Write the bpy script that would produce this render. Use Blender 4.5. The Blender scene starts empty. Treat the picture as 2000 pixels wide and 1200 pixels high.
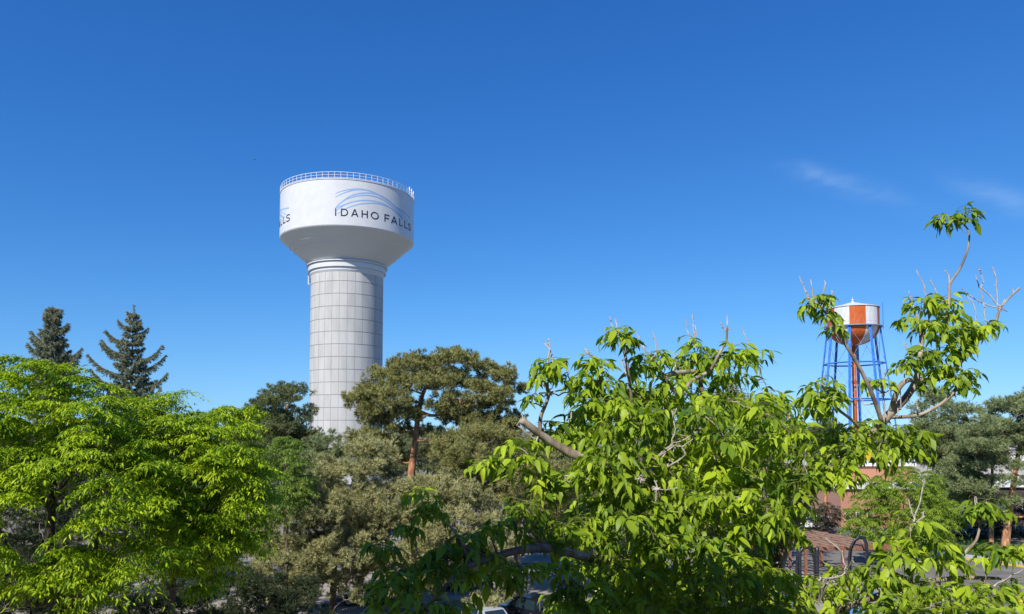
import bpy, math, random
import numpy as np
from math import radians as R, sin, cos, pi, tan, sqrt, atan2, hypot

# ------------------------------------------------------------------ camera, world, sun, exposure
sc = bpy.context.scene
C = sc.collection
CAMH = 12.0
F, PPX, PPY, PITCH = 1450.0, 1000.0, 765.0, R(2.9)
cam_d = bpy.data.cameras.new('camera')
cam_d.sensor_width = 36.0
cam_d.lens = 36.0 * F / 2000.0
cam_d.shift_y = (PPY - 600.0) / 2000.0
cam_d.clip_start, cam_d.clip_end = 0.05, 9000.0
cam = bpy.data.objects.new('camera', cam_d)
C.objects.link(cam)
cam.location = (0, 0, CAMH)
cam.rotation_euler = (pi / 2 + PITCH, 0, 0)
sc.camera = cam

SUN_EL, SUN_AZ = R(42.0), R(-119.0)             # azimuth of the sun, counted from +X
sdir = np.array([cos(SUN_EL) * cos(SUN_AZ), cos(SUN_EL) * sin(SUN_AZ), sin(SUN_EL)])
world = bpy.data.worlds.new('World')
sc.world = world
world.use_nodes = True
SKY_STRENGTH = 0.10
sun_d = bpy.data.lights.new('sun', 'SUN')
sun_d.energy, sun_d.angle, sun_d.color = 4.7, R(0.53), (1.0, 0.95, 0.87)
sun = bpy.data.objects.new('sun', sun_d)
C.objects.link(sun)
sun.location = (-40, -60, 90)
from mathutils import Vector
sun.rotation_euler = Vector(sdir).to_track_quat('Z', 'Y').to_euler()
sc.view_settings.view_transform = 'Standard'
sc.view_settings.look = 'None'
sc.view_settings.exposure = 0.2
sc.view_settings.gamma = 1.0
sc.view_settings.use_curve_mapping = False
try:
    sc.cycles.max_bounces = 5
    sc.cycles.use_denoising = True
    sc.cycles.denoiser = 'OPENIMAGEDENOISE'
    sc.cycles.denoising_input_passes = 'RGB_ALBEDO_NORMAL'
    sc.cycles.denoising_prefilter = 'ACCURATE'
    sc.cycles.diffuse_bounces = 2
    sc.cycles.glossy_bounces = 3
    sc.cycles.transmission_bounces = 3
    sc.cycles.transparent_max_bounces = 4
except Exception:
    pass


def ray(px, py):
    x, y = (px - PPX) / F, -(py - PPY) / F
    return np.array([x, cos(PITCH) - sin(PITCH) * y, sin(PITCH) + cos(PITCH) * y])


def P(px, py, d):
    """point seen at photo pixel (px, py), d metres in front of the camera"""
    r = ray(px, py)
    return np.array([0, 0, CAMH]) + r * (d / r[1])


def GP(px, py, z=0.0):
    """point at height z seen at photo pixel (px, py)"""
    r = ray(px, py)
    return np.array([0, 0, CAMH]) + r * ((z - CAMH) / r[2])


def build_sky():
    nt = world.node_tree
    nt.nodes.clear()
    N, L = nt.nodes.new, nt.links.new
    out, bg, sky = N('ShaderNodeOutputWorld'), N('ShaderNodeBackground'), N('ShaderNodeTexSky')
    sky.sky_type = 'NISHITA'
    sky.sun_disc = False
    sky.sun_elevation = SUN_EL
    sky.sun_rotation = pi / 2 - SUN_AZ
    sky.altitude = 1400.0
    sky.air_density, sky.dust_density, sky.ozone_density = 1.0, 0.1, 2.6
    g_ = N('ShaderNodeTexCoord')
    sx, cx_ = N('ShaderNodeSeparateXYZ'), N('ShaderNodeCombineXYZ')
    L(g_.outputs['Generated'], sx.inputs[0])
    e1, e2, e3, e4 = [N('ShaderNodeMath') for _ in range(4)]      # clean desert air: the pale band sits lower
    e1.operation, e2.operation, e3.operation, e4.operation = 'MULTIPLY', 'EXPONENT', 'MULTIPLY', 'ADD'
    L(sx.outputs[2], e1.inputs[0])
    e1.inputs[1].default_value = -11.0
    L(e1.outputs[0], e2.inputs[0])
    L(e2.outputs[0], e3.inputs[0])
    e3.inputs[1].default_value = .05
    L(e3.outputs[0], e4.inputs[0])
    L(sx.outputs[2], e4.inputs[1])
    L(sx.outputs[0], cx_.inputs[0])
    L(sx.outputs[1], cx_.inputs[1])
    L(e4.outputs[0], cx_.inputs[2])
    L(cx_.outputs[0], sky.inputs['Vector'])
    hs = N('ShaderNodeHueSaturation')
    hs.inputs['Saturation'].default_value = 1.12
    hs.inputs['Hue'].default_value = 0.503
    L(sky.outputs[0], hs.inputs['Color'])
    sep, com = N('ShaderNodeSeparateColor'), N('ShaderNodeCombineColor')
    L(hs.outputs[0], sep.inputs[0])
    for i, (a, g) in enumerate(((.686, 1.23), (.842, .92), (1.103, .70))):     # deep clear-air blue
        m1, m2, m3 = N('ShaderNodeMath'), N('ShaderNodeMath'), N('ShaderNodeMath')
        for m, op, v in ((m1, 'MULTIPLY', .115), (m2, 'POWER', g), (m3, 'MULTIPLY', a / .115)):
            m.operation = op
            m.inputs[1].default_value = v
        L(sep.outputs[i], m1.inputs[0])
        L(m1.outputs[0], m2.inputs[0])
        L(m2.outputs[0], m3.inputs[0])
        L(m3.outputs[0], com.inputs[i])
    col = com.outputs[0]
    tc, noise = N('ShaderNodeTexCoord'), N('ShaderNodeTexNoise')
    noise.inputs['Scale'].default_value = 26.0
    noise.inputs['Detail'].default_value = 6.0
    mp = N('ShaderNodeMapping')
    mp.inputs['Scale'].default_value = (1.0, 1.0, 2.6)
    L(tc.outputs['Generated'], mp.inputs[0])
    L(mp.outputs[0], noise.inputs['Vector'])

    def math_(op, a, b=None):
        m = N('ShaderNodeMath')
        m.operation = op
        for i, v in enumerate((a, b)):
            if v is None:
                continue
            if isinstance(v, (int, float)):
                m.inputs[i].default_value = v
            else:
                L(v, m.inputs[i])
        return m.outputs[0]

    def dotv(v):
        m = N('ShaderNodeVectorMath')
        m.operation = 'DOT_PRODUCT'
        L(tc.outputs['Generated'], m.inputs[0])
        m.inputs[1].default_value = tuple(v)
        return m.outputs['Value']
    total = None
    # three faint cirrus streaks: (centre, end of long axis, half width, strength)
    for (a, b, wpx, st) in (((1655, 362), (1775, 396), 18, .16), ((1600, 343), (1640, 364), 14, .11), ((1955, 388), (2060, 425), 20, .16)):
        c, e = ray(*a), ray(*b)
        c, e = c / np.linalg.norm(c), e / np.linalg.norm(e)
        t = e - c
        la = np.linalg.norm(t)
        t = t / la
        u = np.cross(c, t)
        u /= np.linalg.norm(u)
        lb = wpx / F
        A = math_('DIVIDE', math_('SUBTRACT', dotv(t), float(np.dot(c, t))), float(la))
        B = math_('DIVIDE', math_('SUBTRACT', dotv(u), float(np.dot(c, u))), float(lb))
        s = math_('ADD', math_('MULTIPLY', A, A), math_('MULTIPLY', B, B))
        g = math_('POWER', 2.718, math_('MULTIPLY', s, -1.3))
        front = math_('GREATER_THAN', dotv(c), 0.5)
        g = math_('MULTIPLY', math_('MULTIPLY', g, front), st)
        total = g if total is None else math_('ADD', total, g)
    nz = math_('MULTIPLY', math_('SUBTRACT', noise.outputs[0], 0.22), 1.9)
    fac = math_('MULTIPLY', total, nz)
    mix = N('ShaderNodeMix')
    mix.data_type = 'RGBA'
    mix.clamp_factor = True
    L(fac, mix.inputs['Factor'])
    L(col, mix.inputs['A'])
    mix.inputs['B'].default_value = (6.6, 8.4, 10.2, 1)
    L(mix.outputs['Result'], bg.inputs[0])
    bg.inputs[1].default_value = SKY_STRENGTH
    L(bg.outputs[0], out.inputs[0])


build_sky()


# ------------------------------------------------------------------ helpers
def tag(o, label=None, cat=None, group=None, kind=None):
    for k, v in (('label', label), ('category', cat), ('group', group), ('kind', kind)):
        if v:
            o[k] = v
    return o


def empty(name, loc, label, cat, group=None, rz=0.0):
    o = bpy.data.objects.new(name, None)
    C.objects.link(o)
    o.location = tuple(loc)
    o.rotation_euler = (0, 0, rz)
    o.empty_display_size = 0.3
    return tag(o, label, cat, group)


def mesh_obj(name, V, Fc, mat, parent=None, tint=None, smooth=False, local=False):
    """V: (n,3) array; Fc: list of arrays (m,k) or one array; world coordinates unless local"""
    V = np.asarray(V, dtype=np.float64).reshape(-1, 3)
    if parent is not None and not local:
        root = parent
        M = np.zeros(3)
        while root is not None:
            M = M + np.array(root.location)
            root = root.parent
        V = V - M
    if isinstance(Fc, np.ndarray):
        Fc = [Fc]
    Fc = [np.asarray(f, dtype=np.int32) for f in Fc if len(f)]
    me = bpy.data.meshes.new(name)
    me.vertices.add(len(V))
    me.vertices.foreach_set('co', V.astype(np.float32).ravel())
    loops = np.concatenate([f.ravel() for f in Fc])
    sizes = np.concatenate([np.full(len(f), f.shape[1], dtype=np.int32) for f in Fc])
    starts = np.concatenate([[0], np.cumsum(sizes)[:-1]]).astype(np.int32)
    me.loops.add(len(loops))
    me.loops.foreach_set('vertex_index', loops)
    me.polygons.add(len(sizes))
    me.polygons.foreach_set('loop_start', starts)
    me.polygons.foreach_set('loop_total', sizes)
    me.polygons.foreach_set('use_smooth', np.full(len(sizes), smooth))
    if tint is not None:
        at = me.attributes.new('tint', 'FLOAT', 'POINT')
        at.data.foreach_set('value', np.asarray(tint, dtype=np.float32))
    me.update(calc_edges=True)
    me.validate()
    mats = mat if isinstance(mat, (list, tuple)) else [mat]
    for m in mats:
        me.materials.append(m)
    o = bpy.data.objects.new(name, me)
    C.objects.link(o)
    if parent is not None:
        o.parent = parent
    return o


class MB:
    """collects simple solids and links them as one mesh"""
    def __init__(self):
        self.V, self.F, self.n = [], {}, 0

    def add(self, V, faces):
        V = np.asarray(V, dtype=float).reshape(-1, 3)
        for f in faces:
            self.F.setdefault(len(f), []).append([i + self.n for i in f])
        self.V.append(V)
        self.n += len(V)

    def box(self, c, s, rz=0.0, taper=1.0):
        x, y, z = [k / 2 for k in s]
        p = []
        for dz, t in ((-z, 1.0), (z, taper)):
            for dx, dy in ((-x, -y), (x, -y), (x, y), (-x, y)):
                a, b = dx * t, dy * t
                p.append((c[0] + a * cos(rz) - b * sin(rz), c[1] + a * sin(rz) + b * cos(rz), c[2] + dz))
        self.add(p, [(3, 2, 1, 0), (4, 5, 6, 7), (0, 1, 5, 4), (1, 2, 6, 5), (2, 3, 7, 6), (3, 0, 4, 7)])

    def tube(self, pts, rad, n=8, caps=True, flat=1.0):
        pts = np.asarray(pts, dtype=float)
        m = len(pts)
        rad = np.broadcast_to(np.asarray(rad, dtype=float), (m,))
        T = np.gradient(pts, axis=0)
        T /= np.linalg.norm(T, axis=1)[:, None] + 1e-12
        up = np.array([0, 0, 1.0]) if abs(T[0][2]) < .9 else np.array([1.0, 0, 0])
        V = []
        a = np.cross(up, T[0])
        a /= np.linalg.norm(a)
        ang = np.arange(n) * 2 * pi / n
        for i in range(m):
            a = a - T[i] * np.dot(a, T[i])
            a /= np.linalg.norm(a) + 1e-12
            b = np.cross(T[i], a)
            V.append(pts[i] + rad[i] * (np.cos(ang)[:, None] * a + flat * np.sin(ang)[:, None] * b))
        f = []
        for i in range(m - 1):
            for k in range(n):
                k2 = (k + 1) % n
                f.append((i * n + k, i * n + k2, (i + 1) * n + k2, (i + 1) * n + k))
        if caps:
            f.append(tuple(range(n - 1, -1, -1)))
            f.append(tuple((m - 1) * n + k for k in range(n)))
        self.add(np.concatenate(V), f)

    def bar(self, a, b, w, h=None):
        self.tube([a, b], w / 2 * 1.414, n=4)

    def lathe(self, c, prof, n=96, close=False, a0=0.0, a1=2 * pi):
        full = abs(a1 - a0 - 2 * pi) < 1e-6
        k = n if full else n + 1
        ang = a0 + (a1 - a0) * np.arange(k) / n
        V, m = [], len(prof)
        for r, z in prof:
            V.append(np.stack([c[0] + r * np.cos(ang), c[1] + r * np.sin(ang), np.full(k, c[2] + z)], 1))
        f = []
        for i in range(m - 1):
            for j in range(n):
                j2 = (j + 1) % k
                f.append((i * k + j, i * k + j2, (i + 1) * k + j2, (i + 1) * k + j))
        self.add(np.concatenate(V), f)

    def poly(self, pts, faces):
        self.add(pts, faces)

    def build(self, name, mat, parent=None, smooth=False, local=False):
        return mesh_obj(name, np.concatenate(self.V), [np.array(v) for v in self.F.values()], mat, parent, smooth=smooth, local=local)


# ------------------------------------------------------------------ materials
def nodes_of(name):
    m = bpy.data.materials.new(name)
    m.use_nodes = True
    nt = m.node_tree
    b = nt.nodes.get('Principled BSDF')
    return m, nt, b


def noise_mix(nt, b, c1, c2, scale, detail=5.0, lo=.35, hi=.65, coords='Object', stretch=(1, 1, 1), bump=0.0, bdist=.02):
    N, L = nt.nodes.new, nt.links.new
    tc, mp, nz, rp = N('ShaderNodeTexCoord'), N('ShaderNodeMapping'), N('ShaderNodeTexNoise'), N('ShaderNodeValToRGB')
    mp.inputs['Scale'].default_value = stretch
    nz.inputs['Scale'].default_value = scale
    nz.inputs['Detail'].default_value = detail
    L(tc.outputs[coords], mp.inputs[0])
    L(mp.outputs[0], nz.inputs['Vector'])
    rp.color_ramp.elements[0].position, rp.color_ramp.elements[1].position = lo, hi
    rp.color_ramp.elements[0].color = (*c1, 1)
    rp.color_ramp.elements[1].color = (*c2, 1)
    L(nz.outputs[0], rp.inputs[0])
    L(rp.outputs[0], b.inputs['Base Color'])
    if bump:
        bp = N('ShaderNodeBump')
        bp.inputs['Strength'].default_value = bump
        bp.inputs['Distance'].default_value = bdist
        L(nz.outputs[0], bp.inputs['Height'])
        L(bp.outputs[0], b.inputs['Normal'])
    return nz


def mat_noise(name, c1, c2, scale=4, rough=.8, spec=.3, metal=0.0, **k):
    m, nt, b = nodes_of(name)
    noise_mix(nt, b, c1, c2, scale, **k)
    b.inputs['Roughness'].default_value = rough
    b.inputs['Specular IOR Level'].default_value = spec
    b.inputs['Metallic'].default_value = metal
    return m


def mat_leaf(name, dark, light, trans, rough=.55, tfac=.35, spec=.25, yellow=False):
    """two-sided leaf: tint attribute picks the leaf's own colour; light passes through"""
    m, nt, b = nodes_of(name)
    N, L = nt.nodes.new, nt.links.new
    at, rp = N('ShaderNodeAttribute'), N('ShaderNodeValToRGB')
    at.attribute_name = 'tint'
    rp.color_ramp.elements[0].color = (*dark, 1)
    rp.color_ramp.elements[1].color = (*light, 1)
    L(at.outputs['Fac'], rp.inputs[0])
    if yellow:
        rp.color_ramp.elements[1].position = .93
        e = rp.color_ramp.elements.new(1.0)
        e.color = (.66, .50, .05, 1)
    L(rp.outputs[0], b.inputs['Base Color'])
    b.inputs['Roughness'].default_value = rough
    b.inputs['Specular IOR Level'].default_value = spec
    tr, mx, out = N('ShaderNodeBsdfTranslucent'), N('ShaderNodeMixShader'), nt.nodes['Material Output']
    tm = N('ShaderNodeMix')
    tm.data_type = 'RGBA'
    tm.blend_type = 'MULTIPLY'
    tm.inputs['Factor'].default_value = 1.0
    L(rp.outputs[0], tm.inputs['A'])
    tm.inputs['B'].default_value = (*trans, 1)
    L(tm.outputs['Result'], tr.inputs[0])
    mx.inputs[0].default_value = tfac
    L(b.outputs[0], mx.inputs[1])
    L(tr.outputs[0], mx.inputs[2])
    L(mx.outputs[0], out.inputs[0])
    return m


M = {}
M['leaf_elder'] = mat_leaf('box_elder_leaf', (0.065, 0.15, 0.012), (0.43, 0.56, 0.028), (1.5, 1.6, .8), rough=.46, tfac=.30, spec=.28, yellow=True)
M['leaf_locust'] = mat_leaf('locust_leaf', (0.075, 0.18, 0.005), (0.47, 0.6, 0.016), (1.4, 1.4, .7), tfac=.26)
M['leaf_birch'] = mat_leaf('birch_leaf', (0.1, 0.18, 0.03), (0.28, 0.38, 0.06), (1.4, 1.4, .8), tfac=.35)
M['leaf_willow'] = mat_leaf('willow_leaf', (0.13, 0.23, 0.02), (0.42, 0.54, 0.07), (1.4, 1.4, .8), tfac=.4)
M['needle_olive'] = mat_leaf('olive_pine_needles', (0.11, 0.13, 0.04), (0.5, 0.47, 0.17), (1.2, 1.2, .7), rough=.6, tfac=.2)
M['needle_pale'] = mat_leaf('pale_pine_needles', (0.16, 0.17, 0.065), (0.66, 0.62, 0.29), (1.2, 1.2, .7), rough=.6, tfac=.2)
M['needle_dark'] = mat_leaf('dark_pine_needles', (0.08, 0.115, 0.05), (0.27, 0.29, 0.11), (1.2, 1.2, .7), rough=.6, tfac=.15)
M['needle_juniper'] = mat_leaf('dark_juniper_needles', (.03, .045, .02), (.09, .115, .045), (1.1, 1.1, .7), rough=.6, tfac=.12)  # needles darkened to stand in for shade under and behind the locusts
M['needle_right'] = mat_leaf('grey_pine_needles', (0.11, 0.155, 0.06), (0.4, 0.45, 0.2), (1.2, 1.2, .7), rough=.6, tfac=.15)
M['needle_spruce'] = mat_leaf('blue_spruce_needles', (0.15, 0.19, 0.11), (0.46, 0.46, 0.3), (1.1, 1.1, .8), rough=.6, tfac=.1)
M['cones'] = mat_noise('spruce_cones', (.16, .085, .05), (.26, .15, .09), 8)
M['leaf_shrub'] = mat_leaf('dark_shrub_leaf', (.05, .045, .03), (.13, .10, .06), (1.1, 1.1, .8), tfac=.2)
M['leaf_hedge'] = mat_leaf('dark_hedge_leaf', (.02, .03, .015), (.06, .075, .03), (1.1, 1.1, .8), tfac=.15)  # near-black leaves: shade below the right-hand pines put into the colour
M['leaf_far'] = mat_leaf('far_leaf', (.08, .12, .045), (.20, .24, .09), (1.2, 1.2, .8), tfac=.25)
M['bark_grey'] = mat_noise('grey_bark', (.18, .14, .10), (.50, .43, .34), 14, stretch=(1, 1, .35), bump=.4, rough=.9)
M['bark_pale'] = mat_noise('dead_twig_bark', (.34, .29, .25), (.56, .51, .46), 20, rough=.9)
M['bark_dark'] = mat_noise('dark_bark', (.05, .038, .028), (.13, .10, .075), 10, stretch=(1, 1, .3), bump=.4, rough=.95)
M['bark_pine'] = mat_noise('orange_pine_bark', (.22, .10, .05), (.64, .33, .17), 5, stretch=(1, 1, .4), bump=.6, bdist=.06, rough=.95)
M['limb_pine'] = mat_noise('pine_limb_bark', (.16, .125, .10), (.46, .38, .31), 4, rough=.95)
M['white_paint'] = mat_noise('white_tank_paint', (.63, .63, .625), (.67, .67, .665), .8, rough=.35, spec=.35)
M['cone_paint'] = mat_noise('white_cone_paint', (.65, .65, .64), (.68, .68, .67), .35, rough=.4, spec=.3, stretch=(1, 1, 2))
M['rail_paint'] = mat_noise('white_rail_paint', (.78, .78, .78), (.82, .82, .82), 2, rough=.4)
M['navy'] = mat_noise('navy_letter_paint', (.018, .016, .045), (.024, .022, .055), 2, rough=.4)
M['swoosh'] = mat_noise('pale_blue_stripe_paint', (.27, .42, .66), (.31, .46, .70), 1, rough=.4)
M['old_white'] = mat_noise('weathered_white_paint', (.60, .60, .59), (.74, .74, .73), 1.5, rough=.45, stretch=(1, 1, .25))
M['old_orange'] = mat_noise('rust_orange_paint', (.46, .095, .022), (.62, .14, .03), 2.2, rough=.5, stretch=(1, 1, .25))
M['old_riser'] = mat_noise('rust_red_paint', (.46, .09, .03), (.58, .13, .04), 1.2, rough=.5)
M['old_blue'] = mat_noise('tower_blue_paint', (.04, .17, .56), (.07, .25, .70), 1.5, rough=.4)
M['old_steel'] = mat_noise('grey_blue_steel', (.22, .26, .38), (.32, .36, .48), 2, rough=.5)
M['asphalt'] = mat_noise('asphalt', (.16, .145, .125), (.24, .22, .195), .6, rough=.95, detail=9)
M['lot'] = mat_noise('sunlit_lot_paving', (.31, .265, .215), (.41, .36, .30), .7, rough=.95, detail=9)
M['earth'] = mat_noise('dry_ground', (.17, .15, .115), (.30, .27, .21), .35, rough=1, detail=9)
M['lawn'] = mat_noise('lawn_green', (.06, .11, .025), (.13, .19, .05), .8, rough=1, detail=9)
M['concrete'] = mat_noise('kerb_concrete', (.42, .40, .37), (.52, .50, .47), 1.2, rough=.9, detail=8)
M['yellow'] = mat_noise('yellow_road_paint', (.55, .36, .04), (.66, .45, .07), 2, rough=.8)
M['blue_paint'] = mat_noise('blue_bay_paint', (.10, .24, .52), (.16, .32, .62), 1.5, rough=.8)
M['glass'] = mat_noise('dark_car_glass', (.015, .03, .038), (.02, .04, .05), 1, rough=.06, spec=.8)
M['rubber'] = mat_noise('tyre_rubber', (.012, .012, .012), (.03, .03, .03), 6, rough=.9)
M['alloy'] = mat_noise('alloy_rim', (.5, .5, .5), (.62, .62, .62), 4, rough=.3, metal=.8)
M['trim'] = mat_noise('black_trim', (.012, .012, .013), (.02, .02, .02), 3, rough=.5)
M['lamp_red'] = mat_noise('red_lamp', (.45, .02, .015), (.5, .03, .02), 3, rough=.25)
M['lamp_clear'] = mat_noise('clear_lamp', (.7, .7, .72), (.75, .75, .78), 3, rough=.15)
M['iron'] = mat_noise('black_iron', (.012, .013, .018), (.03, .032, .04), 3, rough=.35, spec=.5)
M['wood'] = mat_noise('red_brown_timber', (.17, .07, .04), (.30, .135, .08), 2.5, rough=.85, stretch=(3, .4, 3))
M['wood_top'] = mat_noise('weathered_timber', (.25, .16, .12), (.40, .28, .21), 2.5, rough=.9)  # paler copy of the timber; sunlight on rafter tops put into its colour
M['fascia'] = mat_noise('white_fascia', (.72, .71, .69), (.80, .79, .77), 1, rough=.6)
M['pale_wall'] = mat_noise('pale_wall', (.34, .32, .30), (.46, .44, .42), .4, rough=.8)
M['dark_wall'] = mat_noise('dark_brown_wall', (.06, .045, .04), (.10, .075, .065), 1, rough=.9)  # the pine canopy's shade on the wing is put into this brown
M['win_glass'] = mat_noise('window_glass', (.025, .03, .035), (.05, .06, .07), 1, rough=.1, spec=.7)
M['roof'] = mat_noise('dark_roof', (.10, .09, .085), (.16, .15, .14), 1, rough=.9)


def mat_brick(name, c1, c2, mortar, scale=1.0):
    m, nt, b = nodes_of(name)
    N, L = nt.nodes.new, nt.links.new
    tc, br, mp = N('ShaderNodeTexCoord'), N('ShaderNodeTexBrick'), N('ShaderNodeMapping')
    mp.inputs['Rotation'].default_value = (pi / 2, 0, 0)
    br.inputs['Color1'].default_value = (*c1, 1)
    br.inputs['Color2'].default_value = (*c2, 1)
    br.inputs['Mortar'].default_value = (*mortar, 1)
    br.inputs['Scale'].default_value = 4.0 * scale
    br.inputs['Mortar Size'].default_value = .012
    L(tc.outputs['Object'], mp.inputs[0])
    L(mp.outputs[0], br.inputs['Vector'])
    L(br.outputs[0], b.inputs['Base Color'])
    b.inputs['Roughness'].default_value = .9
    return m


M['brick'] = mat_brick('salmon_brick', (.44, .19, .12), (.50, .235, .155), (.46, .30, .23))


def mat_car(name, c, metal=.3, rough=.25):
    m, nt, b = nodes_of(name)
    noise_mix(nt, b, tuple(k * .93 for k in c), c, 2.0)
    b.inputs['Roughness'].default_value = rough
    b.inputs['Metallic'].default_value = metal
    b.inputs['Coat Weight'].default_value = .6
    b.inputs['Coat Roughness'].default_value = .05
    return m


def concrete_panels():
    m, nt, b = nodes_of('panelled_concrete')
    N, L = nt.nodes.new, nt.links.new
    nz = noise_mix(nt, b, (.455, .45, .425), (.565, .555, .53), .9, lo=.25, hi=.75, detail=9, stretch=(1, 1, .22))
    at, hsv = N('ShaderNodeAttribute'), N('ShaderNodeHueSaturation')
    at.attribute_name = 'tint'
    rp = [n for n in nt.nodes if n.type == 'VALTORGB'][0]
    L(rp.outputs[0], hsv.inputs['Color'])
    L(at.outputs['Fac'], hsv.inputs['Value'])
    L(hsv.outputs[0], b.inputs['Base Color'])
    b.inputs['Roughness'].default_value = .85
    return m


M['panels'] = concrete_panels()

# ------------------------------------------------------------------ setting: ground, roads
rng = np.random.default_rng(7)


def sheet(name, pts, z, mat, kind='structure'):
    V = [(p[0], p[1], z) for p in pts]
    o = mesh_obj(name, V, np.array([list(range(len(V)))]), mat)
    return tag(o, kind=kind)


def big_ground():
    n = 60
    xs = np.sign(np.linspace(-1, 1, n)) * np.abs(np.linspace(-1, 1, n)) ** 3 * 4000
    V = np.stack(np.meshgrid(xs, xs + 60, indexing='ij'), -1).reshape(-1, 2)
    z = np.zeros(len(V))
    i = np.arange(n * n).reshape(n, n)
    Fq = np.stack([i[:-1, :-1], i[1:, :-1], i[1:, 1:], i[:-1, 1:]], -1).reshape(-1, 4)
    o = mesh_obj('ground', np.column_stack([V, z]), Fq, M['earth'])
    tag(o, kind='structure')


big_ground()
sheet('parking_lot', [(-45, 30), (30, 30), (30, 66), (-14, 66), (-20, 60), (-45, 60)], .004, M['lot'])
k0, k1, k2 = GP(1700, 1070), GP(1880, 1094), GP(2060, 1117)      # foot of the yellow kerb
kd = (k2 - k0) / np.linalg.norm(k2 - k0)
kn = np.array([-kd[1], kd[0], 0])                                # away from the camera
if kn[1] < 0:
    kn = -kn
ka, kb = k0 - kd * 6, k2 + kd * 40
sheet('road', [ka, kb, kb - kn * 17, ka - kn * 17], .008, M['asphalt'])
mb = MB()


def long_box(mb, a, b, n, w0, w1, z0, z1):
    p = [a + n * w0, b + n * w0, b + n * w1, a + n * w1]
    V = [(q[0], q[1], z0) for q in p] + [(q[0], q[1], z1) for q in p]
    mb.add(V, [(3, 2, 1, 0), (4, 5, 6, 7), (0, 1, 5, 4), (1, 2, 6, 5), (2, 3, 7, 6), (3, 0, 4, 7)])


long_box(mb, ka, kb, kn, 0, .32, 0, .14)
tag(mb.build('kerb', M['yellow']), kind='structure')
mb = MB()
long_box(mb, ka, kb, kn, .32, 2.6, 0, .137)
tag(mb.build('pavement', M['concrete']), kind='structure')
sheet('lawn', [ka + kn * 2.62, kb + kn * 2.62, kb + kn * 16, ka + kn * 16], .012, M['lawn'])
c0 = GP(1650, 1192)
sheet('bay_marking', [c0 + (-1.0, -.9, 0), c0 + (1.4, -.9, 0), c0 + (1.5, 1.1, 0), c0 + (-.9, 1.1, 0)], .014, M['blue_paint'])
c0 = GP(1700, 1160)
sheet('bay_marking', [c0 + (-.5, -1.6, 0), c0 + (1.6, -1.6, 0), c0 + (1.7, .5, 0), c0 + (-.4, .5, 0)], .014, M['blue_paint'])
l0, l1 = GP(1645, 1165), GP(1672, 1185)
ld = (l1 - l0) / np.linalg.norm(l1 - l0)
ln = np.array([-ld[1], ld[0], 0])
sheet('bay_line', [l0 - ld * 2 - ln * .07, l1 + ld * 2 - ln * .07, l1 + ld * 2 + ln * .07, l0 - ld * 2 + ln * .07], .018, M['yellow'])
b0 = GP(1640, 1031)
sheet('driveway', [b0 + (-14, -16, 0), b0 + (9, -16, 0), b0 + (9, -.4, 0), b0 + (-14, -.4, 0)], .010, M['asphalt'])


# ------------------------------------------------------------------ the big water tower
def cyl_hit(px, py, c, rad):
    """where the line of sight through (px,py) meets the cylinder of radius rad round c: angle, height"""
    r = ray(px, py)
    o = -np.array(c[:2])
    a = r[0] ** 2 + r[1] ** 2
    b = 2 * (o[0] * r[0] + o[1] * r[1])
    q = o[0] ** 2 + o[1] ** 2 - rad ** 2
    disc = max(b * b - 4 * a * q, 0)
    t = (-b - sqrt(disc)) / (2 * a)
    p = r * t
    return atan2(p[1] - c[1], p[0] - c[0]), p[2] + CAMH


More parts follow.
